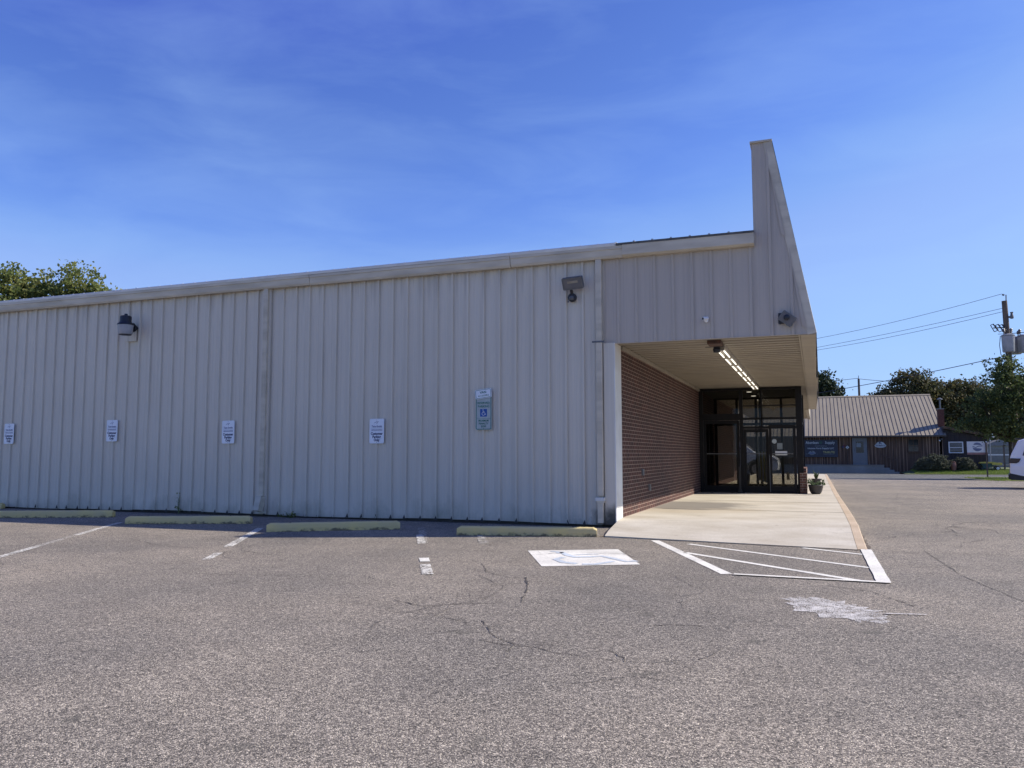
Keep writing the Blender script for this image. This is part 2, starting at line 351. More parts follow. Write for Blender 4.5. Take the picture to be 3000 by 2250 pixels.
M['wood_dark'] = nmat('dark_board', (.060,.048,.045), .85, col2=(.025,.022,.024), scale=1.6, stretch=(7,7,.4), lo=.3, hi=.7, bump=.4, bscale=5)
M['farm_roof'] = nmat('tan_steel_roof', (.30,.255,.18), .7, col2=(.255,.215,.15), scale=.9, stretch=(3,.5,.5))
M['seam'] = nmat('roof_seam', (.075,.062,.05), .5, scale=2)
M['white'] = nmat('white_paint', (.75,.76,.76), .5, col2=(.66,.67,.67), scale=4)
M['sign_white'] = nmat('sign_white', (.80,.83,.88), .4, col2=(.70,.74,.80), scale=5)
M['sign_ink'] = nmat('sign_ink', (.045,.055,.13), .5); M['sign_ink2'] = nmat('sign_ink_light', (.20,.22,.36), .5)
M['sign_green'] = nmat('sign_green', (.02,.17,.13), .45); M['sign_face'] = nmat('hc_sign_face', (.42,.48,.47), .45, col2=(.36,.40,.40), scale=12)
M['blue'] = nmat('hc_blue', (.012,.085,.36), .45); M['farm_sign'] = nmat('navy_sign', (.028,.034,.055), .5, col2=(.02,.03,.042))
M['sign_text'] = nmat('pale_lettering', (.50,.56,.56), .5); M['sign_text_dim'] = nmat('dim_lettering', (.22,.26,.27), .5)
M['gold'] = nmat('gold_lettering', (.46,.45,.18), .5); M['green_dk'] = nmat('green_emblem', (.03,.085,.065), .5)
M['grey_metal'] = nmat('grey_fixture', (.16,.165,.175), .5, metal=.2, col2=(.11,.115,.12), scale=12)
M['dark_plastic'] = nmat('dark_fixture', (.018,.02,.028), .5, scale=9); M['lens'] = nmat('frosted_lens', (.36,.37,.40), .35, col2=(.30,.31,.34), scale=8)
M['flood_glass'] = nmat('flood_glass', (.12,.125,.14), .15, col2=(.18,.17,.17), scale=3)
M['rust'] = nmat('rusty_box', (.10,.045,.03), .8, col2=(.05,.03,.025), scale=14)
M['tube'] = emis('lit_tube', (1, .95, .84), 1.0)
M['housing'] = nmat('tube_housing', (.30,.27,.22), .5, col2=(.22,.19,.15), scale=6)
M['terra'] = nmat('terracotta', (.36,.18,.12), .75, col2=(.26,.12,.08), scale=4); M['pot'] = nmat('dark_pot', (.05,.045,.045), .45, col2=(.03,.028,.03), scale=6)
M['pole_wood'] = nmat('pole_wood', (.16,.125,.10), .9, col2=(.08,.062,.05), scale=2, stretch=(8,8,.5)); M['wire'] = nmat('wire_black', (.04,.04,.045), .6)
M['tank'] = nmat('transformer_grey', (.34,.35,.38), .45, col2=(.27,.28,.30), scale=3)
M['car_white'] = nmat('white_car_paint', (.78,.78,.79), .25, col2=(.75,.75,.77), scale=1, coat=.6); M['tyre'] = nmat('tyre_rubber', (.02,.02,.02), .8)
M['black_trim'] = nmat('black_trim', (.02,.021,.023), .5); M['tail'] = nmat('tail_lamp', (.035,.012,.014), .15, col2=(.02,.012,.015), scale=5)
M['rim'] = nmat('rim_metal', (.5,.5,.52), .3, metal=.8); M['yellow'] = nmat('yellow_panel', (.62,.50,.08), .5, col2=(.52,.42,.08), scale=4)
M['door_blue'] = nmat('blue_grey_door', (.16,.175,.18), .5, col2=(.13,.145,.155), scale=2); M['bark'] = nmat('bark', (.055,.043,.034), .9, col2=(.035,.028,.024), scale=5, stretch=(4,4,1), bump=.6)
M['paper'] = nmat('paper', (.62,.56,.42), .7); M['soil'] = nmat('soil', (.05,.035,.025), .95)
def leaf(name, cols, trans=.25):
    m = bpy.data.materials.new(name); m.use_nodes = True; t, N, ramp, mix = graph(m); L = t.links.new
    p = t.nodes['Principled BSDF']; p.inputs['Roughness'].default_value = .6; p.inputs['Specular IOR Level'].default_value = .25
    g = N('NewGeometry'); n = N('TexNoise', Scale=.55, Detail=3); L(g.outputs['Position'], n.inputs['Vector'])
    a = N('Math', operation='MULTIPLY_ADD'); L(g.outputs['Random Per Island'], a.inputs[0]); a.inputs[1].default_value = .55
    s = N('Math', operation='MULTIPLY'); L(n.outputs['Fac'], s.inputs[0]); s.inputs[1].default_value = .6; L(s.outputs[0], a.inputs[2])
    c = ramp(a.outputs[0], [(.15, cols[0]), (.5, cols[1]), (.85, cols[2])]); L(c, p.inputs['Base Color'])
    tr = N('BsdfTranslucent'); L(c, tr.inputs[0]); ms = N('MixShader'); ms.inputs[0].default_value = trans
    L(p.outputs[0], ms.inputs[1]); L(tr.outputs[0], ms.inputs[2]); L(ms.outputs[0], t.nodes['Material Output'].inputs[0])
    return m
M['leaf_green'] = leaf('leaf_green', [(.06,.09,.025), (.14,.18,.05), (.30,.29,.09)], .45)
M['leaf_maple'] = leaf('leaf_maple', [(.03,.042,.02), (.07,.078,.032), (.15,.12,.05)], .3)
M['leaf_dark'] = leaf('leaf_dark', [(.014,.026,.014), (.028,.045,.020), (.055,.075,.03)], .12)
M['leaf_mid'] = leaf('leaf_mid', [(.03,.05,.02), (.07,.10,.033), (.16,.18,.06)], .4)
M['leaf_yew'] = leaf('leaf_bush', [(.045,.052,.03), (.10,.11,.065), (.19,.19,.12)], .15)
M['leaf_plant'] = leaf('leaf_plant', [(.06,.09,.04), (.10,.15,.06), (.17,.21,.11)], .2)
M['grass'] = leaf('grass_blade', [(.10,.17,.03), (.18,.26,.05), (.30,.33,.09)], .3)
M['lawn'] = nmat('lawn_soil', (.12,.155,.045), .95, col2=(.09,.10,.04), scale=3, bump=.5)
M['dirt'] = nmat('dry_verge', (.22,.18,.12), .95, col2=(.14,.14,.06), scale=2.5, bump=.5)
M['far_ground'] = nmat('far_ground', (.13,.14,.07), .95, col2=(.20,.17,.12), scale=.08)

# ------------------------------------------------------------------ ground
def gz(y): return -0.33*min(max((y-14)/42, 0), 1)
def sheet(name, xs, ys, zf, mat, dz=0.0):
    vs = [(x, y, zf(x, y)+dz) for y in ys for x in xs]; n = len(xs)
    fs = [(j*n+i, j*n+i+1, (j+1)*n+i+1, (j+1)*n+i) for j in range(len(ys)-1) for i in range(n-1)]
    me = bpy.data.meshes.new(name); me.from_pydata(vs, [], fs)
    return tag(link(name, me, mat), kind='structure')
sheet('ground', [-900, -60, 0, 60, 900], [-300, -60, 14, 56, 130, 1500], lambda x, y: gz(y)-.06, M['far_ground'])
sheet('parking_lot', [-60, -20, -6, 4, 20, 60], [-45, -20, 0, 8, 14, 24, 34.2], lambda x, y: gz(y), M['asphalt'])
sheet('road', [-60, -10, 10, 60], [34.2, 44, 55.6], lambda x, y: gz(y)-.004, M['road'])
def lz(x, y): return gz(y) + .0 + .27*min(max((y-53.6)/2.0, 0), 1)*min(max((x-5.9)/1.2, 0), 1)
sheet('lawn', [6.2, 7, 8, 10, 12, 14, 17, 24], [53.4, 54, 54.6, 55.2, 56, 60, 78], lambda x, y: lz(x, y)+.02+random.uniform(-.012, .012), M['lawn'])
# dry verge on the near side of the road, an irregular outline
def poly_sheet(name, pts, mat, z, kind='structure', parent=None):
    me = bpy.data.meshes.new(name)
    me.from_pydata([(p[0], p[1], z(p[0], p[1]) if callable(z) else z) for p in pts], [], [tuple(range(len(pts)))])
    bm = bmesh.new(); bm.from_mesh(me); bmesh.ops.triangulate(bm, faces=bm.faces); bmesh.ops.recalc_face_normals(bm, faces=bm.faces)
    if bm.faces and bm.faces[:][0].normal.z < 0: bmesh.ops.reverse_faces(bm, faces=bm.faces)
    bm.to_mesh(me); bm.free()
    o = link(name, me, mat, parent)
    if kind: tag(o, kind=kind)
    return o
ver = [(6.6,36.6),(7.4,35.2),(8.4,33.6),(9.6,32.4),(11,32.0),(14,31.6),(20,31.2),(20,42),(14,43.2),(11,43.6),(9.4,42.6),(8,39.5),(7,38)]
poly_sheet('verge', ver, M['dirt'], lambda x, y: gz(y)+.012)

def grass_field(name, label, cat, pts, n, h, mat):
    P = RNG.random((n, 3)); vs = []; fs = []
    for i in range(n):
        x, y, z = pts(P[i]); a = random.uniform(0, math.pi); dx, dy = math.cos(a)*.012, math.sin(a)*.012
        hh = h*random.uniform(.5, 1.3); lx, ly = random.uniform(-.3, .3)*hh, random.uniform(-.3, .3)*hh
        k = len(vs); vs += [(x-dx, y-dy, z), (x+dx, y+dy, z), (x+lx, y+ly, z+hh)]; fs.append((k, k+1, k+2))
    me = bpy.data.meshes.new(name); me.from_pydata(vs, [], fs)
    return tag(link(name, me, mat), label, cat, kind='stuff')
grass_field('lawn_grass', 'bright green grass growing on the lawn in front of the rounded bushes', 'grass',
    lambda p: (6.9+p[0]*9, 53.7+p[1]**1.3*5, lz(6.9+p[0]*9, 53.7+p[1]**1.3*5)+.02), 26000, .09, M['grass'])
grass_field('verge_grass', 'sparse dry grass on the strip between the lot and the road', 'grass',
    lambda p: (8.2+p[0]*8, 33.2+p[1]*8.5, gz(33.2+p[1]*8.5)+.012), 9000, .07, M['grass'])

# ------------------------------------------------------------------ strokes (flat painted or raised marks)
def stroke_mesh(mb, pts, wd, place, th=0.0, w2=None, jitter=0):
    pts = [Vector(p) for p in pts]; n = len(pts); L_, R_ = [], []
    for i, p in enumerate(pts):
        d = (pts[min(i+1, n-1)]-pts[max(i-1, 0)]).normalized(); nn = Vector((-d.y, d.x))
        ww = (wd + ((w2-wd)*i/(n-1) if w2 is not None else 0))/2*(1+random.uniform(-jitter, jitter))
        L_.append(p+nn*ww); R_.append(p-nn*ww)
    vs = [place(q.x, q.y) for q in L_] + [place(q.x, q.y) for q in R_]
    mb.add(vs, [(i, i+1, n+i+1, n+i) for i in range(n-1)])
def disc(mb, c, r, place, n=20, r0=0, a0=0, a1=2*math.pi):
    k = n+1; o = [place(c[0]+r*math.cos(a0+(a1-a0)*i/n), c[1]+r*math.sin(a0+(a1-a0)*i/n)) for i in range(k)]
    if r0: q = [place(c[0]+r0*math.cos(a0+(a1-a0)*i/n), c[1]+r0*math.sin(a0+(a1-a0)*i/n)) for i in range(k)]; mb.add(o+q, [(i, i+1, k+i+1, k+i) for i in range(n)])
    else: mb.add(o, [tuple(range(n))])
def rrect(x0, x1, y0, y1, r, n=5):
    out = []
    for cx, cy, a in ((x1-r, y0+r, -90), (x1-r, y1-r, 0), (x0+r, y1-r, 90), (x0+r, y0+r, 180)):
        out += [(cx+r*math.cos(R(a+90*i/n)), cy+r*math.sin(R(a+90*i/n))) for i in range(n+1)]
    return out
def wheelchair(mb, s, place, cx=0, cy=0):   # upright symbol of access, facing right
    P = lambda x, y: place(cx+x*s, cy+y*s)
    disc(mb, (-.08, .42), .075, P)
    stroke_mesh(mb, [(-.08,.32), (-.05,-.02), (.20,-.02), (.32,-.30), (.42,-.26)], .075, P)
    stroke_mesh(mb, [(-.07,.17), (.16,.17)], .06, P)
    disc(mb, (-.02, -.18), .27, P, 24, .205, R(115), R(340))
_font_cache = {}
def text(s, size, mat, place_m, name='lettering', parent=None, sx=1.0, bold=0.0, align='CENTER', depth=.0012):
    c = bpy.data.curves.new(name, 'FONT'); c.body = s; c.size = size; c.align_x = align; c.align_y = 'CENTER'; c.extrude = depth; c.offset = bold; c.resolution_u = 2
    o = bpy.data.objects.new(name, c); COL.objects.link(o)
    dg = bpy.context.evaluated_depsgraph_get(); me = bpy.data.meshes.new_from_object(o.evaluated_get(dg))
    bpy.data.objects.remove(o); bpy.data.curves.remove(c)
    me.transform(place_m @ Matrix.Diagonal((sx, 1, 1, 1)))
    me.materials.clear()
    return link(name, me, mat, parent)
def wall_m(x, z, y=-.01, rot=0):   # text standing on a wall that faces -y (local to parent)
    return Matrix.Translation((x, y, z)) @ Matrix.Rotation(R(90), 4, 'X') @ Matrix.Rotation(rot, 4, 'Z')

# ------------------------------------------------------------------ pavement markings
g4 = lambda x, y: (x, y, .004)
_lz = [0]
def line(name, a, b, wd, mat, nseg=12, z=.004, w2=None):
    _lz[0] += 1; z += .0004*_lz[0]; mb = MB(); a = Vector(a); b = Vector(b)
    stroke_mesh(mb, [a.lerp(b, i/nseg) for i in range(nseg+1)], wd, lambda x, y: (x, y, z), jitter=.05, w2=w2)
    return tag(mb.build(name, mat), kind='structure')
line('parking_line', (-11.55,-2.05), (-10.35,-4.0), .10, M['paint_worn'])
line('parking_line', (-10.3,-4.08), (-8.6,-6.85), .10, M['paint_faint'])
line('parking_line', (-9.55,-5.3), (-9.0,-6.2), .10, M['paint_worn'])
line('parking_line', (-8.5,-2.1), (-7.20,-4.42), .11, M['paint_worn'])
line('parking_line', (-6.85,-5.0), (-6.55,-5.55), .10, M['paint_worn'])
line('parking_line', (-6.08,-1.1), (-5.0,-3.15), .11, M['paint_faint'])
line('parking_line', (-5.55,-2.2), (-4.98,-3.25), .11, M['paint_worn'])
line('parking_line', (-4.28,-4.57), (-4.12,-4.85), .115, M['paint_white'], 3)
line('parking_line', (-4.02,-5.05), (-3.66,-5.70), .115, M['paint_worn'], 5)
line('parking_line', (-4.95,-1.35), (-4.2,-2.95), .13, M['paint_faint'])
# hatched access aisle
mb = MB()
for a, b, wd in [((-2.13,-1.74),(-.87,-4.62),.115), ((-1.62,-2.02),(.50,-3.64),.085), ((-1.53,-2.98),(.42,-4.68),.09), ((-.19,-1.96),(.50,-2.44),.08)]:
    a = Vector(a); b = Vector(b); stroke_mesh(mb, [a.lerp(b, i/14) for i in range(15)], wd, g4, jitter=.04)
tag(mb.build('hatch_marking', M['paint_white']), kind='structure')
line('hatch_border', (.555,-1.93), (.56,-4.70), .125, M['paint_white'], 12, .0055)
line('hatch_border', (-.80,-4.64), (.60,-4.68), .075, M['paint_white'], 12, .007)
# painted pad with the faded access symbol
pad = [(-3.393,-3.472), (-2.784,-4.744), (-1.823,-4.233), (-2.372,-2.938)]
poly_sheet('painted_pad', pad, M['paint_pad'], .004)
A0, A1, A2 = Vector(pad[0]), Vector(pad[1]), Vector(pad[3])
def padp(u, v): q = A0 + (A2-A0)*u + (A1-A0)*v; return (q.x, q.y, .0075)
mb = MB()
stroke_mesh(mb, [(.24,.08), (.34,.16), (.37,.38), (.42,.5), (.60,.50), (.70,.46), (.78,.62), (.86,.83), (.97,.80)], .065, padp, jitter=.25)
stroke_mesh(mb, [(.30,.5), (.20,.62), (.24,.80), (.36,.90)], .075, padp, jitter=.25)
stroke_mesh(mb, [(.40,.93), (.52,.95), (.66,.86), (.74,.80)], .055, padp, jitter=.25)
stroke_mesh(mb, [(.44,.36), (.62,.33), (.70,.34)], .03, padp, jitter=.3)
disc(mb, (.315,.20), .045, padp, 12)
tag(mb.build('access_symbol', M['paint_blue']), kind='structure')
# scraped patch
pts = []
for i in range(46):
    a = 2*math.pi*i/46; r = 1+random.uniform(-.22, .22); pts.append((.09+.36*r*math.cos(a)-.04*math.sin(a), -6.20+.42*r*math.sin(a)-.14*math.cos(a)))
poly_sheet('scraped_patch', pts, M['scrape'], .004)
line('scrape_line', (.38,-6.30), (.74,-6.22), .035, M['scrape'], 8)
# cracks
cracks = [[(-2.685,-5.535),(-2.533,-5.896),(-2.398,-6.325),(-2.271,-6.79)], [(-4.246,-5.955),(-4.104,-6.062),(-4.019,-6.154)], [(-3.464,-4.763),(-3.199,-5.297),(-2.865,-5.57),(-2.64,-5.6)],
 [(-7.9,-6.77),(-7.48,-6.78),(-7.17,-6.88),(-6.57,-6.75),(-6.15,-6.56)], [(-3.3,-7.04),(-3.12,-7.13),(-2.97,-7.22),(-2.82,-7.08),(-2.39,-6.86)], [(-2.29,-7.57),(-2.19,-7.7),(-2.08,-7.91),(-1.96,-8.04),(-1.82,-8.15)],
 [(1.22,-1.76),(1.27,-2.76),(1.32,-3.95),(1.45,-4.77),(1.55,-5.32)], [(.05,-5.02),(.41,-5.23),(.58,-5.6),(.69,-5.86)], [(-1.16,-7.33),(-.99,-7.22),(-.64,-7.17),(-.22,-6.97)], [(-1.22,-8.11),(-1.1,-8.25),(-1.07,-8.33)],
 [(.73,-1.94),(1.2,-2.01),(2.3,-1.86),(5,-1.6)], [(-6.75,-4.72),(-6.03,-4.94),(-5.8,-4.9)], [(-6.1,-6.5),(-5.2,-6.3),(-4.3,-5.95)], [(-9.2,-4.1),(-8.2,-4.6),(-7.4,-4.7)], [(-3.2,-3.9),(-2.9,-3.5),(-2.2,-3.4),(-2.0,-3.7)],
 [(2.0,6),(1.9,10),(2.4,15),(2.2,20)], [(3,3),(5,3.3),(8,2.9)]]
mb = MB()
for k, c in enumerate(cracks):
    P = []
    for i in range(len(c)-1):
        a, b = Vector(c[i]), Vector(c[i+1]); m = max(3, int((b-a).length/.05))
        for j in range(m): P.append(a.lerp(b, j/m)+Vector((random.uniform(-.012, .012), random.uniform(-.012, .012))))
    P.append(Vector(c[-1]))
    wd = .0075 if k not in (0,) else .014
    stroke_mesh(mb, P, wd, lambda x, y: (x, y, gz(y)+(.0045 if k != 14 else .0085)), jitter=.85)
tag(mb.build('asphalt_cracks', M['crack']), kind='structure')
# fine branching network of hairline cracks
rc = random.Random(77); mb = MB()
def crawl(x, y, a, L, wd, depth=0):
    P = [(x, y)]; d = 0; kids = []
    while d < L:
        a += rc.gauss(0, .24); a += .0; st_ = rc.uniform(.03, .08); x += st_*math.cos(a); y += st_*math.sin(a); d += st_; P.append((x, y))
        if -3.3 < x < .7 and y > -2.1 or y > -.3 and x < .7: break
        if depth < 2 and rc.random() < .05: kids.append((x, y, a+rc.choice((-1, 1))*rc.uniform(.6, 1.3), L*rc.uniform(.2, .5), wd*.75, depth+1))
        a = a*.90 + a0*.10 if depth == 0 else a
    if len(P) > 3: stroke_mesh(mb, P, wd, lambda u, v: (u, v, gz(v)+.0042), jitter=.8, w2=wd*.3)
    for k_ in kids: crawl(*k_)
for _i in range(30):
    a0 = rc.choice((0.0, 3.1, -.3, 2.8, -1.4)) + rc.uniform(-.3, .3)
    crawl(rc.uniform(-9, 6), rc.uniform(-9.5, -1.5), a0, rc.uniform(.8, 3.0), rc.uniform(.004, .009))
for _i in range(8):
    a0 = rc.uniform(0, 6.28); crawl(rc.uniform(1.5, 14), rc.uniform(-1, 26), a0, rc.uniform(2, 6), .02)
tag(mb.build('hairline_cracks', M['hair']), kind='structure')

# ------------------------------------------------------------------ walkway and kerb
ZS = .13
def walk_z(y): return .006 + (ZS-.006)*min(max((y+1.75)/2.0, 0), 1)
mb = MB()
rows = [(-1.62, -2.90, -1.52, .455, -1.94), (-1.0, -2.97, -1.0, .455, -1.1), (.25, -3.08, .25, .455, .25), (3, -3.1, 3, .455, 3), (7, -3.1, 7, .44, 7), (12, -3.1, 12, .42, 12), (22, -3.1, 22, .42, 22), (33, -3.1, 33, .42, 33)]
for (y, xa, ya, xb, yb), (y2, xc, yc, xd, yd) in zip(rows, rows[1:]):
    mb.add([(xa, ya, walk_z(ya)), (xb, yb, walk_z(yb)), (xd, yd, walk_z(yd)), (xc, yc, walk_z(yc))], [(0, 1, 2, 3)])
mb.add([(-2.90,-1.52,walk_z(-1.52)), (.455,-1.94,walk_z(-1.94)), (.455,-1.94,-.1), (-2.9,-1.52,-.1)], [(0,1,2,3)])
mb.add([(-3.08,.25,ZS), (-2.97,-1,walk_z(-1)), (-2.97,-1,-.1), (-3.08,.25,-.1)], [(0,1,2,3)]); mb.add([(-2.97,-1,walk_z(-1)), (-2.90,-1.52,walk_z(-1.52)), (-2.9,-1.52,-.1), (-2.97,-1,-.1)], [(0,1,2,3)])
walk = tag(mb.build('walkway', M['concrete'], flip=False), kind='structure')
mb = MB()
kp = [(-1.94, .455, .575), (-1.1, .455, .575), (.25, .455, .575), (3, .455, .58), (7, .44, .56), (12, .42, .54), (22, .42, .54), (33, .42, .54)]
for (y, a, b), (y2, c, d) in zip(kp, kp[1:]):
    z1, z2 = walk_z(y)+.003, walk_z(y2)+.003
    mb.add([(a+.003, y, z1), (b-.012, y, z1), (b, y, z1-.012), (b+.01, y, -.3), (c+.003, y2, z2), (d-.012, y2, z2), (d, y2, z2-.012), (d+.01, y2, -.3)], [(0,1,5,4), (1,2,6,5), (2,3,7,6)])
tag(mb.build('kerb', M['kerb'], flip=False), kind='structure')
mb = MB()
for k_ in range(3): stroke_mesh(mb, [Vector((-2.98, -1.47)).lerp(Vector((.50, -1.955)), i/50)+Vector((0, -.012*k_+random.uniform(-.012, .012))) for i in range(51)], .035, lambda x, y: (x, y, .0048+.0006*k_), jitter=.95)
stroke_mesh(mb, [Vector((.60, -1.9)).lerp(Vector((.60, 12)), i/90)+Vector((random.uniform(-.008, .02), 0)) for i in range(91)], .03, lambda x, y: (x, y, .0048), jitter=.95)
tag(mb.build('edge_grit', M['grit']), kind='structure')
mb = MB()
for y in (3.0, 6.1, 9.2, 12.3, 15.4, 18.5): mb.box(-3.07, .452, y-.006, y+.006, ZS-.02, ZS+.0025)
tag(mb.build('walkway_joints', M['crack']), kind='structure')

# ------------------------------------------------------------------ store
store = thing('store_building', (-10, 10, 0), 'long beige ribbed metal store with brick entry wall, overhanging canopy and tall sloped parapet', 'building')
PIT = .3048; X0 = -17.03
def rib_profile(xa, xb, h=.032, off=0.0, minor=.004):
    """(x, outward) samples of the ribbed panel between xa and xb"""
    pts = []; i = math.floor((xa-X0)/PIT)-1
    while X0+i*PIT < xb+PIT:
        c = X0+i*PIT
        pts += [(c-.030, 0), (c-.017, h), (c+.017, h), (c+.030, 0), (c+.092, 0), (c+.102, minor), (c+.118, minor), (c+.128, 0), (c+.177, 0), (c+.187, minor), (c+.203, minor), (c+.213, 0)]
        i += 1
    pts = [p for p in pts if xa < p[0] < xb]
    return [(xa, 0)] + pts + [(xb, 0)]
prof = rib_profile(-30, -3.08)
levels = [.05, .12, .25, .4, .55, .75, 1.1, 1.6, 2.2, 3.0, 3.8, 4.56]
def bn(x, s=0): return math.sin(x*1.9+s)+.6*math.sin(x*4.3+1.3+s)+.4*math.sin(x*9.1+.5*s)
tw = {i: random.uniform(-1, 1) for i in range(-80, 80)}
vs = []; n = len(prof)
for li, z in enumerate(levels):
    for x, d in prof:
        i = round((x-X0)/PIT); k = max(0, (.6-z)/.6)
        xx = x + tw.get(i, 0)*.018*k; yy = -d*(1-.25*k*abs(tw.get(i, 0))) - .0035*bn(x, z*1.7) - .012*k*max(0, bn(x*.8, 2))
        zz = z
        if li == 0: zz = .045+.018*math.sin(x*.9)+.008*tw.get(math.floor((x-X0)/PIT/3), 0)
        vs.append((xx, yy, zz))
fs = [(j*n+i, j*n+i+1, (j+1)*n+i+1, (j+1)*n+i) for j in range(len(levels)-1) for i in range(n-1)]
wmb = MB().add(vs, fs)
for i in range(-2, 46):
    for z in (.12, .55, 2.35, 4.2):
        if random.random() < .8: wmb.lathe([(.011, 0), (.008, .006)], (X0+i*PIT+.055+random.uniform(-.01, .01), -.006, z+random.uniform(-.02, .02)), 6, Matrix.Rotation(R(90), 4, 'X'))
wmb.build('wall', M['wall'], store, flip=False)
# plinth, other walls, dark open rib ends
tw_ = [tw.get(i, 0) for i in range(60)]
mb = MB(); mb.box(-30, -3.09, .06, .3, -.05, 4.5); mb.box(-30, -29.7, .3, 32.3, -.4, 4.5); mb.box(-29.7, -6.0, 32, 32.3, -.4, 4.6)
for i in range(-42, 45):
    x = X0+i*PIT+tw_[i % 60]*.018
    mb.add([(x-.034,-.0335,.035), (x+.030,-.0335,.035), (x+.004,-.0345,.115)], [(0,1,2)])
mb.build('back_wall', nmat('dark_plinth', (.07,.065,.06), .9), store)
# fascia + fin
fp = rib_profile(-3.235, .07, h=.014, minor=.002)
def ftop(x): return 4.62 if x < -.807 else (6.15 if x < -.505 else 6.15-(x+.505)/.575*3.09)
fp = sorted(set(fp+[(-.8071, 0), (-.8069, 0), (-.505, 0)]))
vs = []; n = len(fp)
for k in range(9):
    for x, d in fp: vs.append((x, -.012-d-.002*bn(x, k*.9), 3.05+(ftop(x)-3.05)*k/8))
fs = [(j*n+i, j*n+i+1, (j+1)*n+i+1, (j+1)*n+i) for j in range(8) for i in range(n-1) if abs(fp[i+1][0]-fp[i][0]) > .001]
MB().add(vs, fs).build('fascia_panel', M['fascia'], store, flip=False)
mb = MB()   # sloped edge trim, folded over the rake with two lifted tabs
a, b = Vector((.075, 0, 3.05)), Vector((-.50, 0, 6.165)); d = (b-a).normalized(); nrm = Vector((-d.z, 0, d.x))
for t0, t1, wd, pr in ((0, 1.0, .13, .034),):
    p, q = a.lerp(b, t0), a.lerp(b, t1); i_ = nrm*wd
    mb.add([p+Vector((0,-pr,0)), q+Vector((0,-pr,0)), q+i_+Vector((0,-pr*.6,0)), p+i_+Vector((0,-pr*.6,0)), p+Vector((.012,.25,0)), q+Vector((.012,.25,0)), q+i_+Vector((0,0,0)), p+i_], [(0,1,2,3), (0,4,5,1), (2,6,7,3), (1,5,6,2)])
mb.build('edge_trim', M['gutter'], store)
mb = MB()
for t0, t1, wd in ((.03, .42, .20), (.50, .86, .19)):
    p, q = a.lerp(b, t0), a.lerp(b, t1); mb.add([p+nrm*.12+Vector((0,-.036,0)), q+nrm*.12+Vector((0,-.036,0)), p+nrm*.12+Vector((-wd*.35,-.030,.05))], [(0,1,2)])
mb.build('flashing', M['fascia'], store)
mb = MB(); mb.box(-.83, -.49, -.045, .25, 6.15, 6.18); mb.build('parapet_cap', M['gutter'], store)
# parapet faces
sl = nmat('parapet_front', (.55,.52,.47), .5, col2=(.45,.42,.37), scale=2, stretch=(1,1,.4))
mb = MB(); mb.add([(.075,.0,3.05), (.15,12,3.05), (.09,22,3.05), (-.49,22,6.17), (-.49,0,6.17), (-.81,22,6.17), (-.81,0,6.17), (-.81,22,4.4), (-.81,0,4.4), (.09,22,3.05)], [(0,1,2,3,4), (4,3,5,6), (6,5,7,8), (9,3,5,7)])
mb.build('parapet', sl, store, flip=False)
mb = MB(); mb.box(-3.1, -.2, 22, 32, 3.07, 3.35); mb.build('rear_canopy', M['gutter'], store)
# soffit ribs run across the walk
ys = []; y = .0
while y < 32: ys += [(y, 0), (y+.085, 0), (y+.10, .04), (y+.235, .04), (y+.25, 0), (y+.29, 0), (y+.297, .03), (y+.304, .03)]; y += .3048
vs = []
for y, d in ys: vs += [(-3.09, y, 3.055+d), (-.16 if y < 22 else -.3, y, 3.055+d)]
MB().add(vs, [(2*i, 2*i+1, 2*i+3, 2*i+2) for i in range(len(ys)-1)]).build('soffit', M['soffit'], store, flip=False)
mb = MB()
for y0, y1, xa, xb in ((-.01, 3.1, -.16, .068), (3.11, 7.5, -.16, .075), (7.51, 12, -.16, .12), (12.01, 22, -.16, .10)):
    mb.box(xa, xb, y0, y1, 3.025, 3.05, b=.004)
mb.box(-.19, -.165, 0, 22, 3.03, 3.056); mb.box(-.33, -.2, 22.02, 32, 3.02, 3.06)
mb.build('soffit_trim', M['soffit'], store)
mb = MB(); mb.box(-3.235, .07, -.02, .012, 3.035, 3.05); mb.build('bottom_trim', M['fascia'], store)
# roof with rib ends
mb = MB(); mb.add([(-30,-.10,4.665), (-.81,-.10,4.665), (-.81,16,5.3), (-30,16,5.3), (-30,32.3,4.665), (-.81,32.3,4.665)], [(0,1,2,3), (3,2,5,4)])
for i in range(-42, 54):
    x = X0+i*PIT
    if x > -.9: break
    mb.add([(x-.025,-.13,4.69), (x+.025,-.13,4.69), (x+.025,16,5.33), (x-.025,16,5.33), (x-.014,-.13,4.727), (x+.014,-.13,4.727), (x+.014,16,5.37), (x-.014,16,5.37)], [(0,1,5,4), (1,2,6,5), (3,0,4,7), (4,5,6,7)])
mb.build('roof', M['roof_metal'], store)
# gutters
gp = [(-.01, 4.655), (-.012, 4.50), (-.045, 4.462), (-.105, 4.462), (-.125, 4.50), (-.135, 4.60), (-.148, 4.605), (-.148, 4.655)]
for nm, xa, xb, dz, mt in (('gutter', -30, -19.6, 0, 'gutter'), ('gutter', -19.59, -9.05, .004, 'gutter'), ('gutter', -9.04, -4.9, 0, 'gutter'), ('gutter', -4.89, -2.905, .006, 'gutter')):
    MB().prism([(y, z+dz) for y, z in gp], xa, xb, 'x').build(nm, M[mt], store)
MB().prism([(-.01, 4.70), (-.01, 4.475), (-.10, 4.475), (-.15, 4.50), (-.158, 4.67), (-.15, 4.675)], -2.90, -.80, 'x').build('gutter', M['gutter'], store)
mb = MB(); mb.prism([(-.165, 4.665), (-.165, 4.70), (-.02, 4.735), (.2, 4.74), (.2, 4.70)], -3.0, -.80, 'x'); mb.build('roof_edge', M['dark_edge'], store)
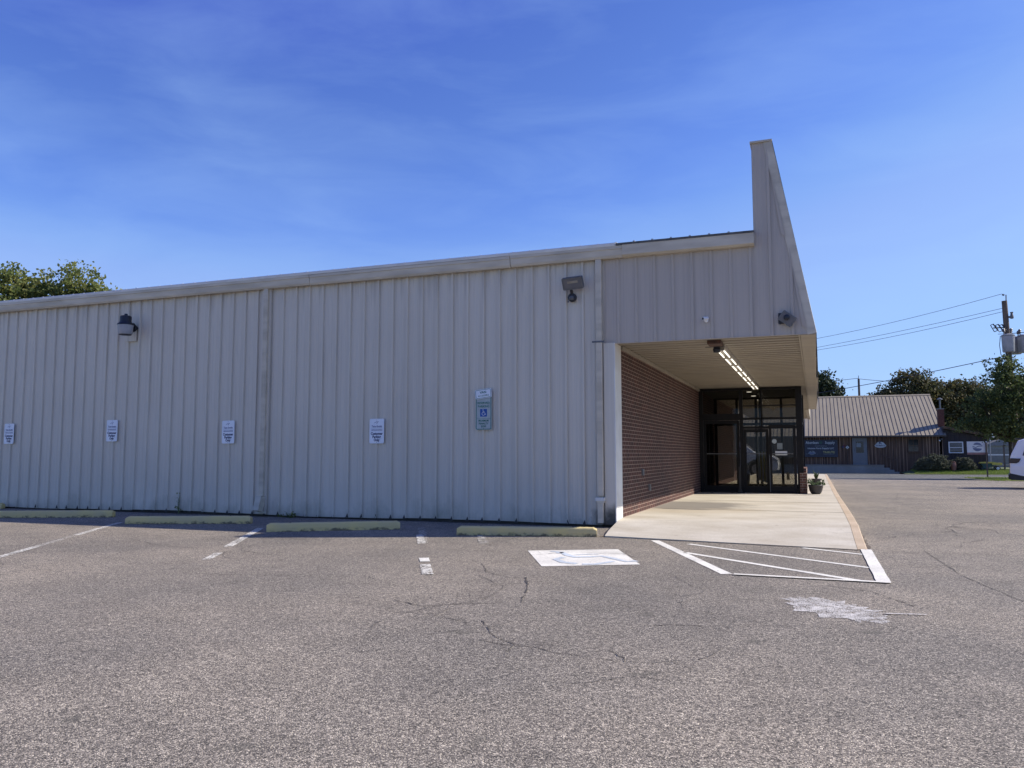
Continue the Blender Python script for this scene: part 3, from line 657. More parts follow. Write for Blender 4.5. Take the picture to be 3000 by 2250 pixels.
mb = MB(); mb.prism([(-.150, 4.661), (-.156, 4.70), (-.148, 4.716), (-.02, 4.725), (-.02, 4.67)], -30, -3.01, 'x'); mb.build('drip_edge', M['trim_white'], store)
# downspouts
def spout(x0, x1, z1, y=-.10, kick=False):
    mb = MB(); mb.box(x0, x1, y, y+.07, z1, 4.47, b=.008)
    for k in (.3, .7): xx = x0+(x1-x0)*k; mb.box(xx-.006, xx+.006, y-.004, y, z1+.1, 4.4)
    return mb
sp = spout(-10.13, -10.03, .40).build('downspout', M['gutter'], store)
mb = MB(); mb.box(-10.15, -10.02, -.20, -.05, .10, .38, M=Matrix.Translation((-10.08, -.1, .24)) @ Matrix.Rotation(R(-14), 4, 'X') @ Matrix.Rotation(R(3), 4, 'Y') @ Matrix.Translation((10.08, .1, -.24)), b=.006)
mb.build('downspout_shoe', M['gutter'], store)
sp = spout(-3.375, -3.275, .52).build('downspout', M['gutter'], store)
mb = MB(); mb.box(-3.372, -3.278, -.105, -.03, .075, .40, b=.008); mb.box(-3.385, -3.265, -.112, -.028, .40, .435); mb.build('lower_pipe', M['gutter'], sp)
mb = MB(); mb.box(-3.395, -3.255, -.118, -.02, .435, .49, b=.004); mb.box(-3.43, -3.395, -.05, -.03, .43, .48); mb.build('bracket', M['trim_white'], sp)
mb = MB(); mb.box(-3.44, -3.235, -.108, -.10, 3.055, 3.085); mb.build('strap', M['grey_metal'], sp)
# wide flat vertical trim beside the left spout and the corner trim
mb = MB(); mb.box(-10.20, -9.98, -.045, -.03, .06, 4.47); mb.build('joint_trim', M['wall'], store)
mb = MB(); mb.box(-3.26, -3.075, -.042, -.036, .05, 3.05); mb.build('corner_panel', M['wall'], store)
mb = MB(); mb.box(-3.085, -3.07, -.045, .42, .05, 3.05); mb.build('corner_trim', M['trim_white'], store)
# brick wall with a small outlet
mb = MB(); mb.box(-3.3, -3.08, .41, 10.42, -.05, 3.06); mb.box(-3.3, -3.085, 13.9, 23, -.4, 3.06); mb.box(-6.2, -3.3, 22.8, 23, -.4, 3.05); mb.box(-6.2, -6.0, 23, 32, -.4, 3.05); mb.box(-3.3, -3.084, 10.42, 13.9, 2.4, 3.06)
mb.box(-3.3, -3.082, 10.42, 11.1, -.05, 2.4)
mb.build('brick_wall', M['brick'], store)
mb = MB(); mb.box(-3.08, -3.035, .43, 10.3, 2.99, 3.05, b=.004); mb.build('wall_cornice', M['soffit'], store)
for (y, z) in ((2.1, .86), (2.75, .55)):
    mb = MB(); mb.box(-3.08, -3.04, y-.04, y+.04, z-.06, z+.06, b=.005); mb.build('outlet_box', M['grey_metal'], store)
# inner store front, seen through the lobby glass
mb = MB(); mb.box(-3.29, -3.2, 11.1, 13.9, .13, 2.4); mb.build('inner_glass', M['dark_glass'], store)
mb = MB()
for y in (11.1, 12.0, 12.9, 13.8): mb.box(-3.2, -3.12, y, y+.06, .13, 2.4)
mb.box(-3.2, -3.12, 11.16, 13.8, 2.3, 2.4); mb.build('inner_frame', M['bronze'], store)

# ---- entry lobby
lob = thing('entry_lobby', (-1.75, 12, .13), 'dark bronze glass entry lobby with double doors under the canopy', 'lobby')
Y = 10.3; ZB = ZS; ZT = 3.05
def fr(mb, x0, x1, z0, z1, y=Y, t=.09): mb.box(x0, x1, y-t/2, y+t/2, z0, z1)
mb = MB()
fr(mb, -3.07, -2.97, ZB, ZT); fr(mb, -.47, -.31, ZB, ZT, t=.12)
fr(mb, -2.97, -.47, 2.985, 3.045, t=.085); fr(mb, -1.965, -1.87, ZB, 2.985, t=.10); fr(mb, -1.39, -1.345, 1.97, 2.985, t=.08)
fr(mb, -2.97, -1.965, 2.15, 2.33, t=.11); fr(mb, -1.87, -.47, 2.155, 2.215, t=.08); fr(mb, -1.87, -.47, 2.53, 2.56, t=.05)
fr(mb, -2.97, -1.965, ZB+.001, ZB+.05, t=.08); fr(mb, -1.87, -.47, 1.90, 1.97, t=.085)
mb.build('door_frame', M['bronze'], lob)
# far side frames
Y2 = 13.9; mb = MB()
fr(mb, -3.07, -2.97, ZB, ZT, Y2); fr(mb, -.47, -.31, ZB, ZT, Y2); fr(mb, -2.97, -.47, 2.96, 3.045, Y2, .08); fr(mb, -2.97, -.47, 2.12, 2.2, Y2, .08); fr(mb, -2.97, -.47, ZB+.001, .25, Y2, .08)
for x in (-2.35, -1.75, -1.62, -.98): fr(mb, x-.04, x+.04, .25, 2.96, Y2, .07)
for y in (11.5, 12.7): mb.box(-.42, -.34, y-.04, y+.04, .78, 3.0)
mb.box(-.42, -.34, 10.36, 13.85, .70, .78); mb.box(-.415, -.345, 10.36, 13.85, 2.96, 3.04); mb.box(-.415, -.345, 10.36, 13.85, 2.12, 2.18)
mb.build('far_frame', M['bronze'], lob)
mb = MB(); mb.box(-2.97, -1.965, Y-.006, Y+.006, 2.33, 2.985); mb.box(-1.87, -1.39, Y-.006, Y+.006, 2.215, 2.53); mb.box(-1.345, -.47, Y-.006, Y+.006, 2.215, 2.53)
mb.box(-1.87, -1.39, Y-.006, Y+.006, 2.56, 2.985); mb.box(-1.345, -.47, Y-.006, Y+.006, 2.56, 2.985); mb.box(-1.87, -1.39, Y-.006, Y+.006, 1.97, 2.155); mb.box(-1.345, -.47, Y-.006, Y+.006, 1.97, 2.155)
mb.build('transom_glass', M['glass'], lob)
cg = glass('clear_far_glass', (.80,.80,.78), 0, .2)
mb = MB(); mb.box(-2.97, -.47, Y2-.006, Y2+.006, .25, 2.12); mb.box(-2.97, -.47, Y2-.006, Y2+.006, 2.2, 2.96); mb.build('far_glass', cg, lob)
mb = MB(); mb.box(-.386, -.374, 10.36, 13.85, .78, 2.96); mb.build('side_glass', cg, lob)
mb = MB(); mb.box(-3.05, -.45, 10.4, 13.8, 3.0, 3.04); mb.build('lobby_ceiling', nmat('lobby_ceiling', (.03,.028,.026), .8), lob)
mb = MB(); mb.box(-.46, -.26, 10.48, 13.95, .10, .66); mb.box(-.415, -.232, 10.17, 10.47, .10, .69)
mb.build('low_brick_wall', M['brick_pier'], lob)
mb = MB(); mb.box(-.455, -.255, 11.0, 13.9, .66, .80); mb.build('brick_step', M['brick_pier'], lob)
def door(x0, x1, y, top, name='door'):
    mb = MB(); st = .07
    mb.box(x0, x0+st, y-.022, y+.022, ZB+.015, top); mb.box(x1-st, x1, y-.022, y+.022, ZB+.015, top)
    mb.box(x0+st, x1-st, y-.02, y+.02, top-.09, top); mb.box(x0+st, x1-st, y-.02, y+.02, ZB+.015, ZB+.19)
    d = mb.build(name, M['bronze'], lob)
    g = MB(); g.box(x0+st, x1-st, y-.004, y+.004, ZB+.19, top-.09); g.build('pane', M['glass'], d)
    h = MB(); h.tube([(x0+.09, y-.07, 1.21), (x1-.09, y-.07, 1.21)], .013, 8); h.box(x0+.085, x0+.11, y-.07, y-.02, 1.195, 1.225); h.box(x1-.11, x1-.085, y-.07, y-.02, 1.195, 1.225)
    h.build('handle', M['grey_metal'], d)
    return d
door(-2.96, -1.975, 10.31, 2.14); door(-1.865, -1.20, 10.31, 1.895)
dd = door(-1.19, -.485, 10.25, 2.00)
mb = MB(); mb.box(-1.03, -.72, 10.19, 10.2, 1.17, 1.28, b=.004); mb.build('push_plate', M['white'], dd)
mb = MB(); mb.lathe([(.062, 0), (.062, .002)], (-1.05, 10.243, 1.55), 20, Matrix.Rotation(R(90), 4, 'X')); mb.build('round_sticker', M['sign_text'], dd)
mb = MB(); mb.box(-.98, -.84, 10.239, 10.243, 1.33, 1.50); mb.build('paper_notice', M['sign_text_dim'], dd)
mb = MB(); mb.box(-.76, -.68, 10.28, 10.283, .50, .70); mb.build('paper_tag', M['paper'], dd)
mb = MB(); mb.tube([(-1.185, 10.20, ZB+.02), (-1.185, 10.20, 1.15)], .010, 6); mb.build('edge_strip', M['grey_metal'], dd)
# things in the lobby
t = thing('striped_banner', (-1.62, 12.2, .13), 'yellow and white striped banner hanging inside the glass lobby', 'banner')
mb = MB(); mb.tube([(-1.62, 12.2, .13), (-1.62, 12.2, 2.05)], .02, 8); mb.lathe([(.12, 0), (.10, .03), (.02, .05)], (-1.62, 12.2, .13), 14); mb.build('pole', M['paper'], t)
for k in range(6):
    mb = MB(); x = -1.60+k*.042
    mb.add([(x, 12.19+.02*math.sin(k*2), 1.28), (x+.042, 12.19+.02*math.sin(k*2+2), 1.28), (x+.05+k*.006, 12.18, .42-.02*k), (x+k*.006, 12.2, .42-.02*k)], [(0,1,2,3)])
    mb.build('stripe', M['yellow'] if k % 2 else M['white'], t)
t = thing('floor_stand', (-1.97, 10.05, ZS), 'slim black floor post with a dark cross base standing before the lobby doors', 'stand')
mb = MB(); mb.box(-1.995, -1.945, 10.03, 10.07, .16, .85, b=.008); mb.build('post', M['black_trim'], t)
mb = MB(); mb.box(-2.04, -1.90, 10.02, 10.08, .13, .165); mb.box(-2.0, -1.94, 9.9, 10.2, .131, .16); mb.prism([(-2.03, .165), (-1.91, .165), (-1.955, .30), (-1.985, .30)], 10.035, 10.065); mb.build('base', M['black_trim'], t)
t = thing('floor_bar', (-2.5, 10.1, ZS), 'thin dark metal bar lying at the foot of the left lobby door', 'bar')
mb = MB(); mb.tube([(-3.0, 10.08, ZS+.03), (-2.1, 10.08, ZS+.03)], .012, 8); mb.build('rod', M['black_trim'], t)
for x in (-2.72, -2.18):
    mb = MB(); mb.box(x-.03, x+.03, 9.98, 10.12, ZS+.002, ZS+.02); mb.build('foot', M['black_trim'], t)
t = thing('trash_bin', (-1.72, 12.9, .13), 'dark bin standing inside the lobby behind the middle door', 'bin')
mb = MB(); mb.lathe([(.12, 0), (.15, .42), (.155, .44)], (-2.04, 12.6, .13), 18); mb.build('bin_body', M['dark_plastic'], t); mb = MB(); mb.lathe([(.16, 0), (.15, .04), (.06, .07)], (-2.04, 12.6, .57), 18); mb.build('bin_lid', M['dark_plastic'], t)

# ------------------------------------------------------------------ fluorescent fixtures under the canopy
y = .86; first = None
words = ['nearest', 'second', 'third', 'fourth', 'fifth', 'sixth', 'farthest']
for k in range(7):
    lab = 'lit twin tube fixture on the canopy ceiling, %s in the row from the street end' % words[k]
    if first is None:
        first = thing('tube_light', (-1.47, y, 3.05), lab, 'ceiling light', 'tube lights in a row under the canopy')
        mb = LB(); mb.prism([(-.09, 0), (.09, 0), (.06, -.045), (-.06, -.045)], 0, 1.24); mb.build('housing', M['housing'], first)
        for sx in (-.05, .05):
            mb = LB(); mb.tube([(sx, .03, -.075), (sx, 1.21, -.075)], .0125, 8); mb.build('tube', M['tube'], first)
        for yy in (0.0, 1.215):
            mb = LB(); mb.box(-.08, .08, yy, yy+.025, -.10, -.04); mb.build('socket', M['housing'], first)
    else:
        c = copy_thing(first); c.location = (-1.47, y, 3.05); c['label'] = lab
    y += 1.27
t = thing('junction_box', (-1.5, .45, 3.05), 'rusty brown junction box and dark cap at the street end of the tube lights', 'junction box')
mb = MB(); mb.box(-1.60, -1.38, .25, .62, 2.99, 3.05, b=.006); mb.build('rusty_plate', M['rust'], t)
mb = MB(); mb.lathe([(.055, -.05), (.065, 0), (.05, .05)], (-1.5, .74, 2.955), 14); mb.box(-1.68, -1.36, .66, .68, 2.985, 2.993); mb.build('cap', M['dark_plastic'], t)
fi = None
for k, yy in enumerate((10.75, 12.47, 14.4, 16.0, 17.8)):
    lab = 'small lit puck light seen through the upper lobby glass, %s of its row' % words[k]
    if fi is None:
        fi = thing('puck_light', (-1.72, yy, 2.995), lab, 'ceiling light', 'puck lights beyond the lobby')
        mb = LB(); mb.lathe([(.075, -.02), (.075, 0)], (0, 0, 0), 14); mb.build('housing', M['housing'], fi); mb = LB(); mb.lathe([(.066, -.034), (.066, -.021)], (0, 0, 0), 14); mb.build('lamp_disc', M['tube'], fi)
    else: c = copy_thing(fi); c.location.y = yy; c['label'] = lab

# ------------------------------------------------------------------ wall signs
def customer_sign(x, z, label, tilt):
    t = thing('parking_sign', (x, -.045, z), label, 'sign', 'customer parking signs along the metal wall')
    t.rotation_euler.y = tilt
    mb = LB(); mb.prism(rrect(-.152, .152, -.228, .228, .03), -.003, .0); mb.build('sign_plate', M['sign_white'], t)
    kw = dict(parent=t)
    text('Customer', .068, M['sign_ink'], wall_m(0, -.048, -.0045), bold=.0022, sx=.88, **kw); text('Parking', .068, M['sign_ink'], wall_m(0, -.108, -.0045), bold=.0022, sx=.88, **kw)
    text('Only', .068, M['sign_ink'], wall_m(0, -.166, -.0045), bold=.0022, sx=.88, **kw)
    text('Tate-Smith', .052, M['sign_ink2'], wall_m(0, .085, -.0045), bold=.001, sx=.95, **kw); text('ORTHODONTICS', .030, M['sign_ink2'], wall_m(0, .018, -.0045), bold=.001, sx=.98, **kw)
    mb = LB(); P = lambda a, b: (a, -.0045, b)
    stroke_mesh(mb, [(-.055,.15), (-.02,.163), (.0,.18)], .008, P); stroke_mesh(mb, [(.0,.135), (.01,.165), (.035,.175)], .012, P); stroke_mesh(mb, [(-.12,.052), (.12,.052)], .003, P); mb.build('emblem', M['sign_ink2'], t)
    for zz in (.205, -.208):
        mb = LB(); mb.lathe([(.006, .004), (.004, .007)], (0, -.001, zz), 8, Matrix.Rotation(R(90), 4, 'X')); mb.build('bolt', M['grey_metal'], t)
sg = [(-17.05, 1.67, 'white customer parking sign at the left end of the wall, above the leftmost wheel stops', .004), (-13.99, 1.705, 'white customer parking sign below the barn lamp', 0.006),
      (-10.94, 1.645, 'white customer parking sign just left of the wall joint downspout', -.008), (-7.56, 1.628, 'white customer parking sign nearest the green bordered access sign', .003)]
for s_ in sg: customer_sign(*s_)
t = thing('access_sign', (-5.425, -.045, 1.93), 'green bordered reserved parking sign with blue wheelchair square', 'sign')
mb = LB(); mb.prism(rrect(-.152, .152, -.305, .36, .03), -.003, .0); mb.build('sign_plate', M['sign_face'], t)
def ringrect(mb, x0, x1, y0, y1, r, wd, P):
    o = rrect(x0, x1, y0, y1, r); i = rrect(x0+wd, x1-wd, y0+wd, y1-wd, max(r-wd, .004)); n = len(o)
    mb.add([P(*p) for p in o]+[P(*p) for p in i], [(k, (k+1) % n, n+(k+1) % n, n+k) for k in range(n)])
P = lambda a, b: (a, -.0045, b)
mb = LB(); ringrect(mb, -.144, .144, -.297, .352, .026, .012, P); stroke_mesh(mb, [(-.13,-.11), (.13,-.11)], .004, P); mb.build('border', M['sign_green'], t)
text('RESERVED', .056, M['sign_green'], wall_m(0, .165, -.0045), parent=t, sx=.93, bold=.001); text('PARKING', .056, M['sign_green'], wall_m(0, .105, -.0045), parent=t, sx=.95, bold=.001)
text('MAXIMUM', .046, M['sign_green'], wall_m(0, -.145, -.0045), parent=t, sx=.9, bold=.001); text('PENALTY', .046, M['sign_green'], wall_m(0, -.195, -.0045), parent=t, sx=.95, bold=.001); text('$250', .046, M['sign_green'], wall_m(0, -.243, -.0045), parent=t, bold=.001)
mb = LB(); mb.prism(rrect(-.065, .065, -.072, .062, .004), -.0062, -.0035); mb.build('blue_square', M['blue'], t)
mb = LB(); wheelchair(mb, .115, lambda a, b: (a, -.0075, b), 0, -.002); mb.build('wheelchair_symbol', M['white'], t)
mb = LB()
for i in (0,): mb.lathe([(.006, .004), (.004, .007)], (0, -.001, -.278), 8, Matrix.Rotation(R(90), 4, 'X'))
mb.build('bolt', M['grey_metal'], t)
t = thing('van_sign', (-5.425, -.062, 2.26), 'small tilted white van accessible plate over the top of the access sign', 'sign'); t.rotation_euler.y = -R(7)
mb = LB(); mb.prism(rrect(-.155, .155, -.082, .082, .03), -.003, .0); mb.build('sign_plate', M['sign_white'], t)
mb = LB(); ringrect(mb, -.145, .145, -.073, .073, .024, .007, P); mb.build('border', M['sign_green'], t)
text('VAN', .06, M['sign_green'], wall_m(0, .023, -.0045), parent=t, bold=.0012); text('ACCESSIBLE', .042, M['sign_green'], wall_m(0, -.035, -.0045), parent=t, sx=.95)

# ------------------------------------------------------------------ wall lamps and camera
t = thing('barn_lamp', (-13.62, 0, 3.86), 'dark hooded barn lamp with frosted lens on a square wall plate', 'wall lamp')
mb = MB(); mb.box(-13.74, -13.42, -.05, -.035, 3.60, 3.96, b=.003); mb.build('wall_plate', M['wall'], t)
mb = MB(); mb.tube([(-13.42, -.05, 3.86), (-13.40, -.16, 3.93), (-13.46, -.29, 3.93)], .04, 10); mb.lathe([(.05, 0), (.07, .05)], (-13.42, -.10, 3.84), 12, Matrix.Rotation(R(90), 4, 'X')); mb.build('arm', M['dark_plastic'], t)
C0 = (-13.465, -.30, 3.735)
mb = MB(); mb.lathe([(.165, .17), (.16, .195), (.125, .225), (.113, .25), (.113, .34), (.10, .365), (.035, .38), (.03, .41), (.0, .41)], C0, 24); mb.build('hood', M['dark_plastic'], t, smooth=True)
mb = MB(); mb.lathe([(.085, -.03), (.125, -.025), (.14, .0), (.157, .17)], C0, 24); mb.build('lens', M['lens'], t, smooth=True)
mb = MB(); mb.lathe([(.02, -.042), (.118, -.038), (.122, -.029)], C0, 24); mb.build('lens_ring', M['dark_plastic'], t)
t = thing('flood_lamp', (-3.78, 0, 4.0), 'rectangular grey floodlight tilted on the wall above a round motion sensor', 'wall lamp')
MM = Matrix.Translation((-3.745, -.20, 4.065)) @ Matrix.Scale(.88, 4) @ Matrix.Rotation(R(-3), 4, 'Y') @ Matrix.Rotation(R(28), 4, 'X')
mb = MB(); mb.prism(rrect(-.20, .20, -.115, .115, .012), .0, .09); mb.v = [tuple(MM @ Vector(v)) for v in mb.v]; fl = mb.build('lamp_housing', M['grey_metal'], t)
mb = MB(); ringrect(mb, -.20, .20, -.115, .115, .012, .022, lambda a, b: MM @ Vector((a, -.008, b))); mb.build('lamp_rim', M['grey_metal'], t)
mb = MB(); mb.prism(rrect(-.172, .172, -.088, .088, .006), -.004, .0); mb.v = [tuple(MM @ Vector(v)) for v in mb.v]; mb.build('flood_glass', M['flood_glass'], t)
mb = MB(); mb.prism(rrect(-.10, .11, .01, .055, .006), -.007, -.005); mb.v = [tuple(MM @ Vector(v)) for v in mb.v]; mb.build('reflector', M['housing'], t)
mb = MB(); mb.tube([(-3.79, -.14, 4.0), (-3.79, -.08, 3.92), (-3.79, -.03, 3.86)], .025, 8); mb.lathe([(.075, 0), (.075, .045), (.06, .06)], (-3.79, -.035, 3.855), 18, Matrix.Rotation(R(90), 4, 'X')); mb.build('mount', M['dark_plastic'], t)
mb = MB(); mb.lathe([(.0, .0), (.035, .01), (.045, .04), (.03, .07), (0, .08)], (-3.79, -.10, 3.80), 12); mb.tube([(-3.83, -.09, 3.81), (-3.85, -.11, 3.77)], .012, 6); mb.build('motion_sensor', M['grey_metal'], t)
t = thing('security_camera', (-1.593, 0, 3.34), 'tiny white security camera on the fascia above the canopy opening', 'camera')
mb = MB(); mb.lathe([(.032, 0), (.03, .02), (.015, .03)], (-1.57, -.03, 3.33), 14, Matrix.Rotation(R(90), 4, 'X')); mb.tube([(-1.57, -.05, 3.33), (-1.575, -.07, 3.36)], .01, 8); mb.build('bracket', M['white'], t)
mb = MB(); mb.tube([(-1.55, -.04, 3.365), (-1.61, -.13, 3.35)], .028, 12); mb.build('camera_body', M['white'], t); mb = MB(); mb.tube([(-1.6105, -.131, 3.35), (-1.613, -.134, 3.3495)], .02, 12); mb.build('camera_lens', M['black_trim'], t)
t = thing('turned_lamp', (-.36, 0, 3.28), 'dark floodlight knocked askew on the fascia beside the sloped parapet edge', 'wall lamp')
mb = MB(); mb.box(-.475, -.325, -.06, -.03, 3.21, 3.38, b=.01); mb.build('back_box', M['dark_plastic'], t)
MM = Matrix.Translation((-.345, -.12, 3.275)) @ Matrix.Rotation(R(38), 4, 'Y') @ Matrix.Rotation(R(12), 4, 'X')
mb = MB(); mb.prism(rrect(-.115, .115, -.085, .085, .012), .0, .05); mb.v = [tuple(MM @ Vector(v)) for v in mb.v]; mb.build('lamp_housing', M['grey_metal'], t)
mb = MB(); mb.prism(rrect(-.095, .095, -.065, .065, .008), -.006, .0); mb.v = [tuple(MM @ Vector(v)) for v in mb.v]; mb.build('flood_glass', M['flood_glass'], t)
mb = MB(); mb.lathe([(.04, 0), (.045, .03), (.02, .05)], (-.35, -.125, 3.29), 14, Matrix.Rotation(R(90), 4, 'X')); mb.build('knuckle', M['dark_plastic'], t)

# ------------------------------------------------------------------ wheel stops
def stop_mesh(L):
    pr = [(-.075, 0), (-.078, .06), (-.072, .112), (-.060, .128), (-.045, .132), (.045, .132), (.060, .128), (.072, .112), (.078, .06), (.075, 0)]
    bm = bmesh.new(); N_ = 40; rows = []
    for i in range(N_+1):
        x = -L/2+L*i/N_; e = min(i, N_-i)/N_*L; k = min(1, .80+e/.05*.20)
        rows.append([bm.verts.new((x, y*(.9+.1*k)+.0015*math.sin(x*9), z*k+(random.uniform(-.002, .002) if z > 0 else 0))) for y, z in pr])
    for a, b in zip(rows, rows[1:]):
        for j in range(len(pr)-1): bm.faces.new((a[j], b[j], b[j+1], a[j+1]))
    bm.faces.new(rows[0][::-1]); bm.faces.new(rows[-1]); bmesh.ops.recalc_face_normals(bm, faces=bm.faces)
    me = bpy.data.meshes.new('wheel_stop'); bm.to_mesh(me); bm.free(); return me
st = [((-5.03,-2.02), (-3.01,-1.55), 'yellow wheel stop nearest the brick corner, its right end in the sun'), ((-8.0,-2.60), (-6.27,-1.48), 'yellow wheel stop with its left tip sunlit, below the rightmost customer parking sign'),
      ((-11.2,-2.28), (-9.22,-1.46), 'shaded yellow wheel stop in front of the wall joint downspout, black stains on its face'), ((-14.65,-2.1), (-12.65,-1.2), 'clean yellow wheel stop in the shade at the left edge of the lot'),
      ((-18.75,-1.05), (-16.9,-.25), 'end of a mossy wheel stop cut off at the far left edge')]
for a, b, lab in st:
    a = Vector(a); b = Vector(b); d = b-a; o = link('wheel_stop', stop_mesh(d.length), M['stop']); nn = Vector((-d.y, d.x)).normalized()*.075
    o.location = ((a.x+b.x)/2+nn.x, (a.y+b.y)/2+nn.y, 0.0); o.rotation_euler.z = math.atan2(d.y, d.x)
    tag(o, lab, 'wheel stop', 'yellow wheel stops in front of the metal wall')
    for s_ in (-.33, .33):
        mb = LB(); mb.lathe([(.010, .0), (.009, .012)], (s_*d.length, 0, .128), 8); mb.build('rebar_pin', M['rust'], o)

# ------------------------------------------------------------------ foliage makers
def leaf_cloud(blobs, n, size, clump=.35, seed=1, flat=.0, droop=0):
    """leaf quads in clumps through ellipsoids: blobs (cx,cy,cz,rx,ry,rz)"""
    g = np.random.default_rng(seed); vol = np.array([b[3]*b[4]*b[5] for b in blobs])**.67; vol /= vol.sum()
    V = []
    for b, f in zip(blobs, vol):
        nb = int(n*f); nc = max(6, int(nb/55)); c = g.normal(size=(nc, 3)); c /= np.linalg.norm(c, axis=1)[:, None]
        rr = g.uniform(.45, 1.0, nc)[:, None]**.6*g.uniform(.82, 1.12, nc)[:, None]; c = c*rr*np.array(b[3:6])+np.array(b[:3])
        idx = g.integers(0, nc, nb); sz = g.uniform(.6, 1.4, nc)[idx][:, None]
        p = c[idx]+g.normal(size=(nb, 3))*clump*sz*np.array([1, 1, .6]); V.append(p)
    p = np.concatenate(V); n = len(p)
    a = g.normal(size=(n, 3)); a /= np.linalg.norm(a, axis=1)[:, None]; q = np.cross(a, g.normal(size=(n, 3))); q /= np.linalg.norm(q, axis=1)[:, None]
    s = (size*g.uniform(.6, 1.35, n))[:, None]
    v = np.stack([p-a*s*.5, p+q*s*.32, p+a*s*.5, p-q*s*.32], 1).reshape(-1, 3)
    return v, n
def quads_obj(name, v, n, mat, parent=None):
    off = np.array(wloc(parent)) if parent else np.zeros(3)
    me = bpy.data.meshes.new(name); me.vertices.add(len(v)); me.vertices.foreach_set('co', (v-off).astype(np.float32).ravel())
    me.loops.add(4*n); me.loops.foreach_set('vertex_index', np.arange(4*n)); me.polygons.add(n)
    me.polygons.foreach_set('loop_start', np.arange(0, 4*n, 4)); me.update(); me.validate()
    return link(name, me, mat, parent)
def tree(name, label, base, blobs, n, size, mat, trunk_r=.25, clump=.35, seed=1, group=None, lean=(0, 0)):
    t = thing(name, base, label, 'tree', group)
    top = max(b[2] for b in blobs); cx = sum(b[0] for b in blobs)/len(blobs); cy = sum(b[1] for b in blobs)/len(blobs)
    mb = MB(); z0 = base[2]; B = Vector(base); T = Vector((cx, cy, top)); rnd = random.Random(seed)
    fork = B.lerp(Vector((base[0]*.8+cx*.2, base[1]*.8+cy*.2, (z0+top)/2)), .75)
    mb.tube([B-Vector((0,0,.2)), B+Vector((0,0,.25)), B.lerp(fork, .5)+Vector((rnd.uniform(-.1,.1), 0, 0)), fork], [trunk_r*1.5, trunk_r*1.05, trunk_r*.85, trunk_r*.75], 10)
    for b in blobs:
        for k in range(3):
            e = Vector((b[0]+rnd.uniform(-.6,.6)*b[3], b[1]+rnd.uniform(-.6,.6)*b[4], b[2]+rnd.uniform(-.3,.7)*b[5])); m = fork.lerp(e, .5)+Vector((rnd.uniform(-.3,.3), rnd.uniform(-.3,.3), -.2))
            mb.tube([fork, m, e], [trunk_r*.45, trunk_r*.26, trunk_r*.07], 6)
    mb.build('trunk', M['bark'], t, smooth=True)
    v, k = leaf_cloud(blobs, n, size, clump, seed); quads_obj('crown', v, k, mat, t)
    return t
tree('broadleaf_tree', 'taller green tree at the left edge behind the store roof', (-42.5, 18.2, -.1), [(-43.2,18,9.2,3.0,2.6,2.1), (-40.8,18.9,9.7,1.5,1.6,1.9), (-41.9,18.5,10.6,1.3,1.3,1.1), (-39.9,19.3,9.6,.8,.9,1.5), (-45,17,7.5,3,3,2.5), (-41,19,7.0,3,3,2.2)], 26000, .20, M['leaf_green'], .35, .24, 3, 'trees behind the store roof')
tree('broadleaf_tree', 'lower green tree trailing off to the right, beside the taller tree behind the store', (-38.4, 19.8, -.1), [(-38.3,19.8,10.3,1.35,1.4,1.5), (-37.5,20.1,9.6,1.6,1.5,1.1), (-36.4,20.6,9.5,1.2,1.2,.85), (-35.5,21,9.3,1.1,1.0,.7), (-34.6,21.3,9.0,.9,1.0,.5), (-38,20,7.6,3,2.6,1.8)], 19000, .19, M['leaf_green'], .28, .24, 5, 'trees behind the store roof')
tree('conifer_tree', 'dense dark green tree partly hidden by the canopy end', (.5, 77.5, -.4), [(-.3,77.5,6.2,2.6,2.4,3.6), (1.3,77.8,5.4,2.0,2,2.0), (2.4,78.2,5.3,1.3,1.5,1.2), (.5,77.5,8.7,1.3,1.1,1.2), (1.5,77.7,7.4,1.5,1.4,1.3), (2.5,78,5.9,1.3,1.3,1.0)], 22000, .30, M['leaf_dark'], .3, .35, 8, 'trees beyond the farm shop')
tree('maple_tree', 'wide reddish dark maple rising behind the farm shop roof', (10, 81, -.4), [(7.6,80.3,6.3,2.3,2.4,1.8), (10,81,7.6,2.9,2.6,2.4), (12.6,82,6.7,2.2,2.2,2.1), (11,81.5,4.6,4,2.6,2.2)], 26000, .30, M['leaf_maple'], .35, .36, 11, 'trees beyond the farm shop')
tree('maple_tree', 'narrow dark maple between the chimney and the large right tree', (15.2, 83, -.4), [(15.0,83,7.3,1.7,2,1.9), (15.6,83,5.2,2.8,2.4,2.6), (14.2,83,3.4,2.6,2,2.2), (18.5,84,6.0,2.6,2.4,3.0)], 22000, .30, M['leaf_maple'], .3, .36, 13, 'trees beyond the farm shop')
tree('shade_tree', 'large loose green tree at the right edge beside the utility pole', (10.12, 38.4, -.18), [(9.9,38.3,4.6,1.5,1.5,1.1), (9.9,38.3,6.2,.8,.8,.4), (10.6,38.4,5.6,1.1,1,.6), (9.2,37.8,3.4,1.25,1.2,.95), (10.9,38.6,3.7,1.6,1.6,1.3), (8.3,37.6,2.75,.85,.85,.55), (9.6,38.1,2.45,1.1,1.2,.6), (8.7,37.8,4.0,.8,.9,.6), (10.0,38.4,5.55,.9,.9,.45), (11.9,38.6,4.6,1.5,1.5,1.3), (11.4,38.4,2.5,1.4,1.2,.7)], 15000, .15, M['leaf_mid'], .11, .2, 17)
v, k = leaf_cloud([(x, 118+RNG.uniform(-6, 10), 3+RNG.uniform(-.5, 1.5), 7, 5, 4.2) for x in range(-60, 110, 9)], 60000, .55, 1.0, 23)
tag(quads_obj('far_woods', v, k, M['leaf_dark']), 'distant band of woods along the horizon beyond the farm shop', 'woods', kind='stuff')

